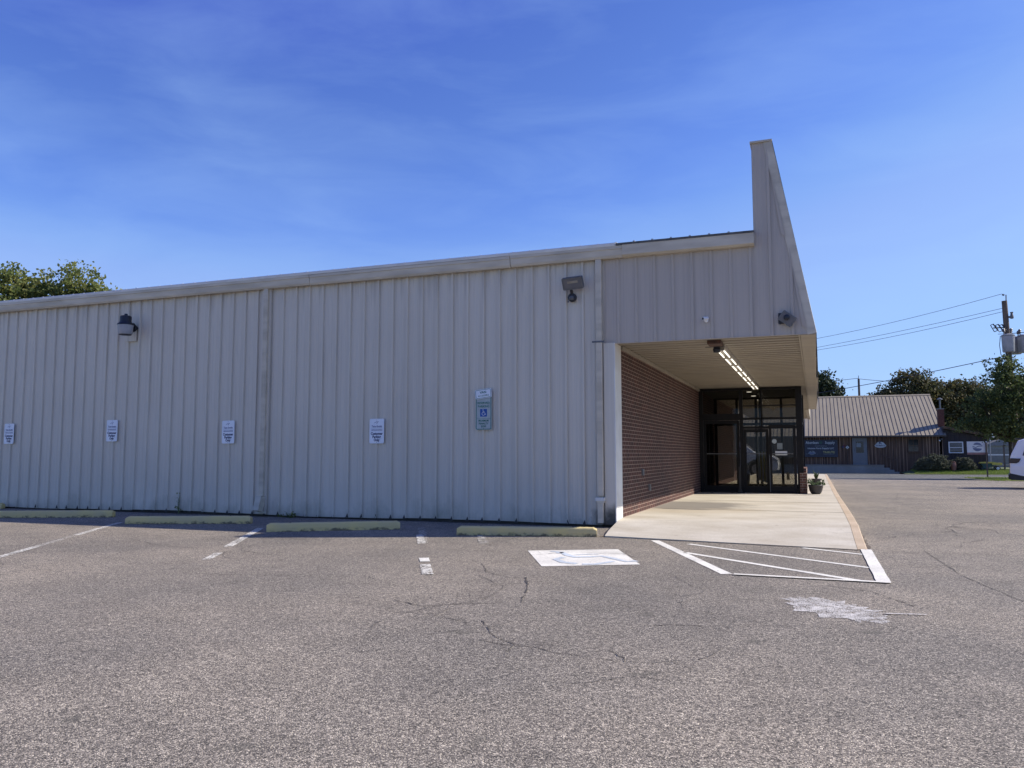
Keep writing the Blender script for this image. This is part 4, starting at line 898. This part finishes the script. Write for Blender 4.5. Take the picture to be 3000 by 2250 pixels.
# ------------------------------------------------------------------ farm shop
farm = thing('farm_shop', (1, 60, -.33), 'brown board farm supply shop with tan seamed metal roof, loading dock and low side wing', 'building')
XE = 9.48; YE = 56.7; ZE = 2.66; YR = 65; ZR = 6.34; YW = 57.15
mb = MB(); mb.box(-9, 9.3, YW, YW+.3, -.5, 2.85); mb.prism([(YW, -.5), (YW, 2.75), (YR, 6.2), (72.9, 2.75), (72.9, -.5)], 9.0, 9.3, 'x'); mb.prism([(YW, -.5), (YW, 2.75), (YR, 6.2), (72.9, 2.75), (72.9, -.5)], -9, -8.7, 'x'); mb.box(-9, 9.3, 72.6, 72.9, -.5, 2.75)
mb.build('wall', M['wood'], farm)
mb = MB(); rr = random.Random(4); x = -8.9
while x < 9.25:
    wd = rr.uniform(.05, .09)
    if not (2.7 < x < 3.95 or 6.75 < x < 7.65): mb.box(x, x+wd, YW-rr.uniform(.02, .05), YW, -.45, 2.7)
    x += rr.uniform(.16, .30)
mb.build('battens', M['batten'], farm)
rf = MB(); th = .10
rf.prism([(YE, ZE), (YR, ZR), (2*YR-YE, ZE), (2*YR-YE, ZE-th), (YR, ZR-th), (YE, ZE-th)], -9.4, XE, 'x'); rfo = rf.build('roof', M['farm_roof'], farm)
mb = MB(); x = -9.3; sl_ = (ZR-ZE)/(YR-YE)
while x < XE: mb.prism([(YE-.01, ZE+.003), (YR, ZR+.003), (YR, ZR+.028), (YE-.01, ZE+.028)], x-.010, x+.010, 'x'); x += .305
mb.build('roof_seams', M['seam'], rfo)
mb = MB(); mb.prism([(YR-.2, ZR-.05), (YR, ZR+.07), (YR+.2, ZR-.05)], -9.4, XE+.02, 'x'); mb.build('ridge_cap', M['farm_roof'], rfo)
mb = MB(); mb.box(-9.4, XE+.01, YE-.05, YE-.005, ZE-.12, ZE-.005); mb.build('eave_trim', M['seam'], rfo)
ch = MB(); ch.box(9.17, 9.60, 58.2, 58.8, -.4, 4.72); cho = ch.build('chimney', nmat('chimney_brick', (.11,.04,.03), .85, col2=(.07,.026,.02), scale=14), farm)
mb = MB(); mb.box(9.14, 9.63, 58.17, 58.83, 4.72, 4.79); mb.build('chimney_crown', M['dock_conc'], cho); mb = MB(); mb.tube([(9.38, 58.5, 4.79), (9.38, 58.5, 5.52)], .06, 8); mb.lathe([(.20, 0), (.19, .07), (.04, .15)], (9.38, 58.5, 5.50), 12); mb.build('flue_pipe', M['grey_metal'], cho)
# door
mb = MB(); mb.box(2.86, 3.82, YW-.07, YW-.02, .33, 2.44); dr = mb.build('door', M['door_blue'], farm)
mb = MB(); mb.box(3.06, 3.62, YW-.078, YW-.072, 1.30, 2.20); mb.build('pane', M['dark_glass'], dr)
mb = MB(); mb.box(2.80, 2.86, YW-.08, YW, .33, 2.5); mb.box(3.82, 3.88, YW-.08, YW, .33, 2.5); mb.box(2.86, 3.82, YW-.08, YW, 2.44, 2.5); mb.build('frame', M['door_blue'], dr)
mb = MB(); mb.tube([(2.96, YW-.09, 1.45), (2.96, YW-.09, 1.65)], .015, 6); mb.build('handle', M['grey_metal'], dr)
mb = MB(); mb.box(3.10, 3.42, YW-.088, YW-.080, 1.75, 2.08); mb.build('door_poster', M['sign_text_dim'], dr)
# shop window
mb = MB(); mb.box(6.86, 7.56, YW-.03, YW-.01, 1.40, 2.32); wn = mb.build('window', M['dark_glass'], farm)
mb = MB(); mb.box(6.80, 6.86, YW-.07, YW, 1.36, 2.36); mb.box(7.56, 7.62, YW-.07, YW, 1.36, 2.36); mb.box(6.86, 7.56, YW-.05, YW, 1.84, 1.87); mb.box(7.20, 7.22, YW-.045, YW, 1.40, 2.32); mb.box(6.8, 7.62, YW-.09, YW, 1.31, 1.36); mb.build('frame', M['wood'], wn)
# loading dock, steps, rail
mb = MB(); mb.box(-9, 5.02, 56.55, YW, -.5, .30); mb.box(-9, 5.04, 56.5, YW-.0, .30, .345); mb.build('loading_dock', M['dock_conc'], farm)
mb = MB(); mb.box(5.02, 5.42, 56.6, YW-.1, -.5, .12); mb.box(5.42, 5.75, 56.6, YW-.1, -.5, -.04); mb.box(5.75, 6.1, 56.6, YW-.1, -.5, -.2); mb.build('steps', M['dock_conc'], farm)
mb = MB(); mb.tube([(4.85, 56.62, .33), (4.85, 56.62, 1.15), (5.1, 56.62, 1.05), (5.55, 56.62, .78), (6.14, 56.62, .72), (6.14, 56.62, -.3)], .03, 8); mb.build('hand_rail', M['wood'], farm)
# side wing
mb = MB(); mb.prism([(9.31, -.5), (9.31, 3.15), (12.3, 2.45), (12.3, -.5)], YW-.0, 66); x = 9.4
while x < 12.25: mb.box(x, x+.05, YW-.03, YW, -.4, 2.4+ (12.3-x)*.22); x += rr.uniform(.2, .34)
wg = mb.build('side_wing', M['wood_dark'], farm)
mb = MB(); mb.prism([(9.35, 3.32), (12.55, 2.62), (12.55, 2.46), (9.35, 3.16)], YW-.35, 66.2); mb.build('wing_roof', M['wood'], wg)
mb = MB(); mb.prism([(9.35, 3.345), (12.6, 2.635), (12.6, 2.615), (9.35, 3.325)], YW-.4, 66.2); mb.build('wing_roof_sheet', M['farm_roof'], wg)
mb = MB(); mb.box(9.72, 10.60, YW-.035, YW-.03, 1.33, 2.08); ww = mb.build('window', M['dark_glass'], wg)
mb = MB(); mb.box(9.65, 9.73, YW-.09, YW, 1.26, 2.14); mb.box(10.58, 10.66, YW-.09, YW, 1.26, 2.14); mb.box(9.73, 10.58, YW-.09, YW, 2.07, 2.14); mb.box(9.73, 10.58, YW-.09, YW, 1.26, 1.33); mb.box(9.73, 10.58, YW-.07, YW, 1.68, 1.73); mb.build('frame', M['white'], ww)
mb = MB()
for z in (1.43, 1.52, 1.61, 1.81, 1.90, 1.99): mb.box(9.73, 10.58, YW-.05, YW-.036, z, z+.025)
mb.build('blinds', M['lens'], ww)
mb = MB(); mb.tube([(12.45, YW-.1, 2.4), (12.45, YW-.1, .1)], .035, 8); mb.build('wing_downspout', M['lens'], wg)
t = thing('yard_lamp', (12.58, 56.6, 2.5), 'small bright white lamp on the low corner of the side wing roof', 'lamp')
mb = MB(); mb.lathe([(.05, -.10), (.09, -.02), (.07, .06), (.03, .09)], (12.6, 56.6, 2.52), 12); mb.build('lamp_shade', M['white'], t); mb = MB(); mb.box(12.5, 12.6, 56.62, 56.8, 2.5, 2.54); mb.build('bracket', M['grey_metal'], t)
t = thing('twin_spotlight', (9.1, YW, 2.33), 'small twin spotlight under the farm shop eave by the corner', 'lamp')
for dx, dz in ((-.08, -.08), (.08, .02)):
    mb = MB(); mb.lathe([(.03, 0), (.06, .10), (.055, .11)], (9.12+dx, YW-.12, 2.28+dz), 12, Matrix.Rotation(R(70), 4, 'X')); mb.build('spot_head', M['white'] if dx < 0 else M['grey_metal'], t)
mb = MB(); mb.box(9.05, 9.2, YW-.1, YW, 2.28, 2.40); mb.build('back_box', M['dark_plastic'], t)
# shop signs
YS = 56.98
t = thing('shop_sign', (.42, YS, 1.64), 'wide navy shop sign with pale lettering beside the loading dock', 'sign')
def L2(s, sz, m, x, z, **k): return text(s, sz, m, Matrix.Translation((x-.42, -.036, z-1.64)) @ Matrix.Rotation(R(90), 4, 'X'), parent=t, depth=.004, **k)
mb = MB(); mb.box(-.86, 1.70, YS-.02, YS+.15, .95, 2.34); mb.build('sign_board', M['farm_sign'], t)
L2('Aberdeen', .30, M['sign_text'], -.22, 2.12, bold=.004, sx=.83); L2('Supply', .30, M['sign_text'], 1.12, 2.12, bold=.004, sx=.95)
L2('Company', .17, M['sign_text_dim'], .42, 1.86, sx=1.4); L2('Hutson Farm Supply LLC', .19, M['sign_text'], .42, 1.66, bold=.003, sx=1.03)
L2('TRIBUTE', .235, M['gold'], 1.02, 1.34, bold=.003, sx=.98); L2('KALMBACH', .085, M['blue'], -.26, 1.265, bold=.002, sx=1.0)
mb = MB(); P = lambda a, b: (a, YS-.028, b)
pl_ = [(-.26+.30*math.cos(a), 1.27+.10*math.sin(a)) for a in [2*math.pi*i/20 for i in range(20)]]; mb.prism(pl_, YS-.026, YS-.022); pl_ = [(-.26+.23*math.cos(a), 1.30+.17*math.sin(a)) for a in [math.pi*i/14 for i in range(15)]]; mb.prism(pl_, YS-.0255, YS-.0215); mb.box(-.40, -.12, YS-.026, YS-.022, 1.14, 1.2)
stroke_mesh(mb, [(-.72,1.20), (-.6,1.22)], .02, P); stroke_mesh(mb, [(.08,1.20), (.2,1.19)], .02, P); stroke_mesh(mb, [(.62,1.19), (1.42,1.19)], .018, P); mb.build('emblem', M['sign_text_dim'], t)
L2('K', .20, M['farm_sign'], -.26, 1.42, bold=.006)
mb = MB(); mb.prism([(.42+.13*math.cos(a), 2.12+.13*math.sin(a)) for a in [2*math.pi*i/18 for i in range(18)]], YS-.03, YS-.022); mb.build('round_emblem', M['green_dk'], t)
t = thing('hazard_placard', (2.42, YW, 1.735), 'white diamond hazard placard on the boards left of the farm shop door', 'sign')
mb = MB(); mb.prism([(2.28,1.735), (2.42,1.595), (2.56,1.735), (2.42,1.875)], YW-.08, YW-.055); mb.build('white_diamond', M['sign_text'], t); mb = MB(); mb.prism([(2.40,1.69), (2.44,1.69), (2.45,1.78), (2.41,1.79)], YW-.083, YW-.081); mb.build('mark', M['black_trim'], t)
t = thing('color_placard', (2.12, YW, 1.76), 'dark purple, red and green diamond placard beside the white diamond one', 'sign')
for dx, dz, m in ((0, .0, 'blue'), (.11, .11, 'tail'), (-.17, 0, 'green_dk')):
    mb = MB(); q = .10 if dx >= 0 else .06; mb.prism([(2.10+dx-q,1.76+dz), (2.10+dx,1.76+dz-q), (2.10+dx+q,1.76+dz), (2.10+dx,1.76+dz+q)], YW-.075-.002*dx*10, YW-.055); mb.build('diamond', nmat('plac_'+m, {'blue': (.035,.03,.09), 'tail': (.12,.015,.03), 'green_dk': (.02,.07,.05)}[m], .5), t)
t = thing('feed_sign', (4.85, YW, 1.95), 'white oval feed emblem sign on the boards right of the farm shop door', 'sign')
mb = MB(); mb.prism([(4.85+.42*math.cos(a), 1.86+.17*math.sin(a)) for a in [2*math.pi*i/24 for i in range(24)]], YW-.08, YW-.055); mb.prism([(4.85+.32*math.cos(a), 1.93+.24*math.sin(a)) for a in [math.pi*i/16 for i in range(17)]], YW-.078, YW-.053); mb.build('sign_board', M['sign_text'], t)
text('KALMBACH', .13, M['sign_ink'], Matrix.Translation((0, -.086, -.09)) @ Matrix.Rotation(R(90), 4, 'X'), parent=t, bold=.003, depth=.003); text('K', .34, M['sign_ink'], Matrix.Translation((0, -.086, .13)) @ Matrix.Rotation(R(90), 4, 'X'), parent=t, bold=.008, depth=.003)

# ------------------------------------------------------------------ street-side objects
t = thing('signboard', (9.6, 44, -.24), 'white signboard with blue round globe emblem and reddish foot band on a post', 'sign')
mb = MB(); mb.box(8.87, 9.985, 43.99, 44.03, 1.29, 1.975); mb.build('board', M['sign_white'], t); mb = MB(); mb.box(8.87, 9.985, 43.988, 44.032, 1.16, 1.29); mb.build('foot_band', nmat('red_band', (.34,.20,.20), .6), t)
mb = MB(); mb.box(9.87, 9.94, 43.90, 43.98, -.3, 1.92); mb.build('post', M['pole_wood'], t)
mb = MB(); P = lambda a, b: (a, 43.984, b); disc(mb, (9.44, 1.64), .26, P, 24, .0, R(25), R(155)); disc(mb, (9.44, 1.62), .26, P, 24, 0, R(190), R(345)); stroke_mesh(mb, [(9.17,1.66), (9.35,1.60), (9.5,1.68), (9.72,1.70)], .05, P); mb.build('globe_emblem', nmat('emblem_blue', (.17,.22,.38), .5), t)
def yard_post(x, y, z0, z1, lab):
    mb = MB(); mb.box(x-.05, x+.05, y-.05, y+.05, z0-.15, z1, b=.006); mb.prism([(x-.05, z1+.001), (x+.05, z1+.001), (x, z1+.04)], y-.05, y+.05); o = mb.build('wooden_post', M['pole_wood']); tag(o, lab, 'post')
yard_post(13.15, 56, -.05, 1.88, 'tall brown square post standing right of the yellow cart')
def bush(label, blobs, n, seed, base):
    t = thing('rounded_bush', base, label, 'bush', 'clipped bushes in front of the farm shop')
    v, k = leaf_cloud(blobs, n, .06, .045, seed); quads_obj('foliage', v, k, M['leaf_yew'], t)
    # dense core of small twigs
    mb = MB(); r_ = random.Random(seed)
    for i in range(40):
        b = r_.choice(blobs); mb.tube([base, (b[0]+r_.uniform(-.7,.7)*b[3], b[1]+r_.uniform(-.6,.6)*b[4], b[2]+r_.uniform(-.2,.7)*b[5])], .018, 5, r2=.006)
    mb.build('stems', M['bark'], t)
bush('wide low rounded bush left of the terracotta urn', [(7.95,55.3,.35,.95,.75,.60), (8.7,55.2,.50,.85,.7,.68), (8.2,55.2,.62,.8,.7,.58), (7.4,55.4,.15,.5,.5,.42)], 46000, 31, (8.1, 55.3, -.2))
bush('smaller rounded bush right of the terracotta urn', [(10.35,55.6,.40,.72,.6,.60), (10.75,55.6,.28,.52,.5,.42)], 24000, 33, (10.45, 55.6, -.05))
t = thing('garden_urn', (9.68, 55.3, -.06), 'tall pink terracotta urn standing between the two rounded bushes', 'urn')
mb = MB(); mb.lathe([(.13,0), (.17,.08), (.215,.32), (.20,.52), (.14,.62), (.15,.67)], (9.68, 55.3, -.06), 20); mb.build('jar_body', M['terra'], t, smooth=True); mb = MB(); mb.lathe([(.15,.665), (.165,.68), (.15,.70)], (9.68, 55.3, -.06), 20); mb.build('rim', M['terra'], t)
t = thing('yard_cart', (12.2, 56, -.04), 'yellow topped dark cart trailer with white wheels on the lawn', 'cart')
mb = MB(); mb.prism([(11.47,.60), (12.22,.62), (12.22,.54), (11.47,.50)], 55.72, 55.76); mb.prism([(12.22,.63), (12.97,.49), (12.90,.36), (12.30,.38)], 55.70, 55.74); mb.box(11.5, 12.95, 55.76, 56.5, .50, .54); mb.build('yellow_rim', M['yellow'], t)
mb = MB(); mb.prism([(11.55,.50), (12.25,.54), (12.45,.24), (11.75,.16)], 55.78, 56.5); mb.box(11.6, 12.6, 55.74, 55.78, .12, .19); mb.build('hopper', M['green_dk'], t); mb = MB(); mb.box(11.55, 12.75, 55.8, 56.4, .03, .10); mb.tube([(12.7, 56, .1), (13.4, 56, .02)], .03, 8); mb.build('chassis', M['black_trim'], t)
for yy in (55.72, 56.42):
    wm = Matrix.Rotation(R(90), 4, 'X'); mb = MB(); mb.lathe([(.10,-.05), (.165,-.045), (.175,0), (.165,.045), (.10,.05)], (12.65, yy, .135), 20, wm); wh = mb.build('wheel', M['tyre'], t); mb = MB(); mb.lathe([(.105,-.058), (.04,-.062), (.02,.062), (.105,.058)], (12.65, yy, .135), 18, wm); mb.build('rim', M['white'], wh)
# background items seen past the wing
t = thing('grey_trailer_house', (16.6, 78, -.3), 'pale grey shed far behind the trunk of the right tree', 'shed')
mb = MB(); mb.box(15.7, 18.3, 78, 82, -.3, 2.0); mb.build('wall', nmat('shed_grey', (.30,.31,.31), .7), t); mb = MB(); mb.prism([(15.5,2.0), (17,2.6), (18.5,2.0)], 77.8, 82.2); mb.build('roof', nmat('shed_roof', (.22,.23,.25), .6), t); mb = MB(); mb.box(16.2, 17.8, 77.95, 77.99, .1, 1.7); mb.build('door', nmat('shed_door', (.24,.24,.23), .7), t)
t = thing('white_guard_rail', (17, 75, -.2), 'long white rail crossing behind the side wing and tree trunk', 'rail')
mb = MB(); mb.box(14, 24, 75, 75.08, 1.05, 1.18); mb.build('rail_beam', M['white'], t)
for x in (14.5, 17.5, 20.5, 23.5): mb = MB(); mb.box(x-.05, x+.05, 75.09, 75.17, -.3, 1.15); mb.build('post', M['pole_wood'], t)
t = thing('concrete_block', (16.9, 74, -.3), 'long pale concrete slab lying on the ground past the cart', 'slab'); mb = MB(); mb.box(15.9, 19, 73.5, 74.2, -.3, .2, b=.02); mb.build('slab_body', M['dock_conc'], t)

# ------------------------------------------------------------------ utility poles and lines
def bpx(x, y, d):   # helper kept only for readable numbers: direction times depth
    return None
t = thing('utility_pole', (10.75, 39.9, -.2), 'tall wooden utility pole with grey transformer cans and fuse bracket', 'utility pole')
B = Vector((10.75, 39.9, -.4)); T = Vector((10.42, 39.45, 9.95))
mb = MB(); mb.tube([B, B.lerp(T, .5), T], [.20, .17, .14], 14); mb.build('pole_shaft', M['pole_wood'], t, smooth=True)
mb = MB(); mb.tube([T+Vector((.08,0,-.3)), T+Vector((.10,0,.35))], .03, 6); mb.lathe([(.03,0), (.07,.03), (.03,.06), (.07,.09), (.02,.13)], (T.x+.02, T.y, T.z+.33), 10, Matrix.Rotation(R(-70), 4, 'Y')); mb.build('pin_insulator', M['grey_metal'], t)
mb = MB(); mb.box(T.x+.12, T.x+.30, T.y-.1, T.y+.1, 8.95, 9.05); mb.lathe([(.08,0), (.10,.1), (.06,.3), (.09,.38)], (T.x+.33, T.y, 8.9), 10); mb.build('side_insulator', M['grey_metal'], t)
mb = MB(); mb.tube([(10.46, 39.5, 8.42), (9.72, 39.0, 8.35)], .03, 6); mb.build('bracket_arm', M['dark_plastic'], t)
for k, x in enumerate((9.70, 9.98, 10.2)):
    mb = MB(); y0 = 39.0+(x-9.7)*.67
    mb.tube([(x-.12, y0, 8.52), (x+.05, y0-.05, 8.12)], .022, 6); mb.tube([(x+.02, y0, 8.58), (x+.22, y0-.05, 8.2)], .035, 8); mb.tube([(x-.12, y0, 8.52), (x+.02, y0, 8.58)], .02, 6); mb.tube([(x+.05, y0-.05, 8.12), (x+.22, y0-.05, 8.2)], .02, 6)
    mb.build('fuse_cutout', M['dark_plastic'], t)
mb = MB(); mb.tube([(9.95, 39.1, 8.0), (10.5, 39.5, 8.05)], .015, 6); mb.build('lower_arm', M['grey_metal'], t)
for x, y in ((10.40, 38.95), (11.30, 39.5), (11.0, 40.2)):
    mb = MB(); mb.lathe([(.0,0), (.28,.0), (.305,.05), (.33,.92), (.335,.97), (.2,1.03), (.0,1.06)], (x, y, 6.93), 22); tk = mb.build('transformer', M['tank'], t, smooth=True)
    for dx in (-.17, .15):
        mb = MB(); mb.tube([(x+dx, y, 7.9), (x+dx*1.15, y, 8.12)], .03, 6); mb.lathe([(.05,0), (.09,.05), (.06,.09), (.09,.13), (.04,.2)], (x+dx*1.15, y, 8.08), 10); mb.build('bushing', M['grey_metal'], tk)
    mb = MB(); mb.lathe([(.343,0), (.343,.03)], (x, y, 7.84), 22); mb.build('lid_band', M['grey_metal'], tk)
mb = MB(); mb.tube([(10.0, 38.8, 7.85), (9.93, 38.75, 7.3), (9.97, 38.75, 6.8), (10.2, 38.9, 6.4), (10.6, 39.5, 6.25)], .018, 6); mb.build('drop_wire', M['wire'], t)
def wire(label, a, b, sag, r=.013, name='power_line'):
    a = Vector(a); b = Vector(b); P = [a.lerp(b, i/16)-Vector((0,0,sag*4*(i/16)*(1-i/16))) for i in range(17)]
    mb = MB(); mb.tube(P, r, 5); tag(mb.build(name, M['wire']), label, 'power line', 'overhead power lines')
wire('highest power line, running left from the tip of the large utility pole', (10.30,39.4,10.35), (-12.7,64,10.6), .75)
wire('upper line of the crossing pair below the highest power line', (10.42,39.45,9.55), (-12.7,64.2,9.5), .45)
wire('lower line of the crossing pair below the highest power line', (10.42,39.45,9.35), (-12.7,63.6,9.9), .75)
wire('lowest power line, passing from under the transformers down behind the maple', (10.3,39.3,6.75), (-12.7,64.2,5.3), .45, .022)
wire('short power line leaving the transformers past the right edge of the photo', (10.2,39.0,7.98), (22,37,9.2), .3, .02)
t = thing('far_utility_pole', (6.4, 117, -.4), 'thin distant utility pole rising above the farm shop roof', 'utility pole')
mb = MB(); mb.tube([(6.4,117,-.6), (6.4,117,12.4)], .2, 8, r2=.15); mb.build('pole_shaft', M['pole_wood'], t); mb = MB(); mb.box(6.35, 6.45, 116.6, 117.4, 11.5, 11.65); mb.tube([(6.4,117,12.4), (6.4,117,12.9)], .04, 6); mb.build('cross_arm', M['pole_wood'], t)
wire('faint far power line left of the distant pole', (6.4,117,12.5), (-20,112,11.6), .5, .035)
wire('faint far power line right of the distant pole, dropping behind the maple', (6.4,117,12.4), (40,125,14.5), 1.6, .035)

# ------------------------------------------------------------------ vehicles
def suv(name, label, loc, rz, cat='car', sc=1.0):
    t = thing(name, loc, label, cat, rz=rz); W = .97; t.scale = (sc, sc, sc)
    side = [(0.03,.36), (0.0,.60), (.01,.80), (.01,1.04), (.07,1.24), (.30,1.73), (.50,1.80), (1.6,1.84), (2.8,1.78), (3.25,1.62), (3.85,1.14), (4.55,1.02), (4.82,.86), (4.90,.60), (4.85,.34), (4.42,.30), (4.30,.62), (4.05,.80), (3.80,.82), (3.52,.64), (3.42,.30), (1.48,.30), (1.38,.62), (1.12,.80), (.88,.82), (.62,.64), (.52,.34)]
    bm = bmesh.new(); rings = []
    for y, _k in ((-W, .0), (-W*.93, .035), (0, .05), (W*.93, .035), (W, .0)):
        ring = []
        for x, z in side:
            tum = max(0, (z-1.05))*.24; yy = y*(1-tum) if y else 0
            if abs(y) == W: xx = x + (2.45-x)*.012; zz = z - .012*(z > 1)
            else: xx, zz = x, z
            ring.append(bm.verts.new((xx, yy, zz)))
        rings.append(ring)
    n = len(side)
    for a, b in zip(rings, rings[1:]):
        for i in range(n): bm.faces.new((a[i], a[(i+1) % n], b[(i+1) % n], b[i]))
    bm.faces.new(rings[0][::-1]); bm.faces.new(rings[-1]); bmesh.ops.recalc_face_normals(bm, faces=bm.faces)
    me = bpy.data.meshes.new('body'); bm.to_mesh(me); bm.free(); body = link('body', me, M['car_white'], t)
    for s_ in (-1, 1):
        def YY(z): return s_*(W*(1-max(0, z-1.05)*.24)+.006)
        for w_ in ([(.42,1.20), (.55,1.62), (1.35,1.68), (1.35,1.18)], [(1.45,1.18), (1.45,1.68), (2.30,1.66), (2.30,1.16)], [(2.40,1.16), (2.40,1.65), (2.85,1.58), (3.45,1.18)]):
            mb = LB(); mb.add([(x, YY(z), z) for x, z in w_]+[(x, YY(z)-s_*.02, z) for x, z in w_], [(0,1,2,3), (4,5,6,7), (0,1,5,4), (1,2,6,5), (2,3,7,6), (3,0,4,7)]); mb.build('side_window', M['car_glass'], t)
        mb = LB(); mb.prism([(-.02,.92), (-.01,1.10), (.36,1.09), (.30,.96), (.22,.92)], YY(1.0)-.01*s_, YY(1.0)+.012*s_-s_*.008); mb.build('tail_light', M['tail'], t)
        mb = LB(); mb.prism([(4.62,.86), (4.86,.80), (4.84,.72), (4.6,.76)], YY(.8), YY(.8)+.01*s_); mb.build('headlight', M['lens'], t)
        mb = LB(); mb.prism([(.02,.32), (.0,.56), (.50,.44), (.62,.30)], YY(.4)-.02*s_, YY(.4)+.004*s_); mb.prism([(1.4,.27), (1.4,.40), (3.5,.40), (3.5,.27)], YY(.4)-.02*s_, YY(.4)+.004*s_); mb.build('lower_trim', M['black_trim'], t)
        mb = LB(); mb.tube([(.55, s_*.78, 1.80), (.7, s_*.78, 1.87), (2.6, s_*.78, 1.87), (2.8, s_*.78, 1.80)], .022, 8); mb.build('roof_rail', M['black_trim'], t)
        mb = LB(); mb.box(3.05, 3.25, YY(1.2), YY(1.2)+s_*.2, 1.14, 1.30, b=.03); mb.build('mirror', M['car_white'], t)
        for x in (1.0, 3.93):
            wm = Matrix.Rotation(R(90), 4, 'X'); mb = LB(); mb.lathe([(.22,-.11), (.35,-.11), (.375,-.08), (.375,.08), (.35,.11), (.22,.11)], (x, s_*.84, .375), 26, wm); wh = mb.build('wheel', M['tyre'], t, smooth=True)
            mb = LB(); mb.lathe([(.24,.115), (.22,.09), (.05,.10), (.0,.10)] if s_ < 0 else [(.24,-.115), (.22,-.09), (.05,-.10), (.0,-.10)], (x, s_*.84, .375), 20, wm); mb.build('rim', M['rim'], wh)
    mb = LB(); mb.box(-.05, .10, -.85, .85, .34, .52, b=.03); mb.build('rear_bumper', M['black_trim'], t)
    mb = LB(); mb.add([(.095,-.72,1.24), (.095,.72,1.24), (.37,.62,1.68), (.37,-.62,1.68)], [(0,1,2,3)]); mb.build('rear_window', M['car_glass'], t)
    mb = LB(); mb.add([(3.80,-.78,1.20), (3.80,.78,1.20), (3.30,.68,1.61), (3.30,-.68,1.61)], [(0,1,2,3)]); mb.build('windshield', M['car_glass'], t)
    mb = LB(); mb.box(.22, .50, -.6, .6, 1.79, 1.83, b=.01); mb.build('spoiler', M['black_trim'], t)
    return t
suv('parked_suv', 'white sport utility vehicle cut off at the right edge of the lot', (6.74, 21.55, gz(21)), R(-11))
suv('parked_car', 'white vehicle on the road seen through the glass of the entry lobby', (-8.55, 39.6, gz(39.6)-.004), R(0), 'car', 1.32)

# ------------------------------------------------------------------ plants and pots
t = thing('bowl_planter', (-.02, 10.15, ZS), 'wide dark bowl planter with trailing leaves beside the brick pier', 'planter')
mb = MB(); mb.lathe([(.09,0), (.13,.02), (.17,.12), (.185,.22), (.20,.235), (.19,.245), (.165,.235), (.155,.20)], (-.02, 10.15, ZS), 24); mb.build('pot', M['pot'], t, smooth=True)
mb = MB(); mb.lathe([(.155,.205), (.15,.21)], (-.02, 10.15, ZS), 20); mb.build('soil', M['soil'], t)
v, k = leaf_cloud([(-.14,10.15,.44,.06,.08,.10), (.13,10.15,.42,.08,.1,.09), (.0,10.22,.39,.13,.08,.04)], 420, .045, .03, 41); quads_obj('trailing_leaves', v, k, M['leaf_plant'], t)
t = thing('small_planter', (0.0, 15.6, ZS), 'smaller dark pot with upright grey green leaves behind the bowl planter', 'planter')
mb = MB(); mb.lathe([(.09,0), (.14,.20), (.17,.245), (.155,.255)], (0, 15.6, ZS), 20); mb.build('pot', M['pot'], t, smooth=True)
mb = MB(); r_ = random.Random(9)
for i in range(16):
    a = r_.uniform(0, 6.28); h = r_.uniform(.18, .36); d = r_.uniform(.03, .14)
    mb.tube([(0, 15.6, ZS+.2), (d*.5*math.cos(a), 15.6+d*.5*math.sin(a), ZS+.2+h*.6), (d*math.cos(a), 15.6+d*math.sin(a), ZS+.2+h)], [.012,.02,.004], 6)
mb.build('upright_leaves', M['leaf_plant'], t)
def weed(label, x, y, h, spread, n, seed):
    t = thing('wall_weed', (x, y, 0), label, 'weed', 'weeds at the foot of the metal wall'); r_ = random.Random(seed); mb = MB(); V = []
    for i in range(n):
        a = r_.uniform(0, 6.28); hh = h*r_.uniform(.35, 1); d = spread*r_.uniform(.2, 1); e = Vector((x+d*math.cos(a), y-abs(d*math.sin(a))*.4, hh)); mb.tube([(x+r_.uniform(-.3,.3)*spread, y, 0), e*.5+Vector((x, y, hh*.2))*.5+Vector((0,0,hh*.15)), e], [.004,.003,.0015], 4)
    mb.build('stalks', M['leaf_plant'], t)
    v, k = leaf_cloud([(x, y-.02, h*.25, spread*.9, .05, h*.25)] + ([(x+.03, y-.03, h*.7, .03, .03, h*.25)] if h > .3 else []), n*9, .035, .03, seed); quads_obj('leaves', v, k, M['leaf_green'], t)
weed('tall thin weed between the two middle customer parking signs', -12.1, -.07, .46, .05, 5, 51)
weed('low sparse weed right of the left downspout shoe', -9.40, -.09, .15, .30, 12, 52)
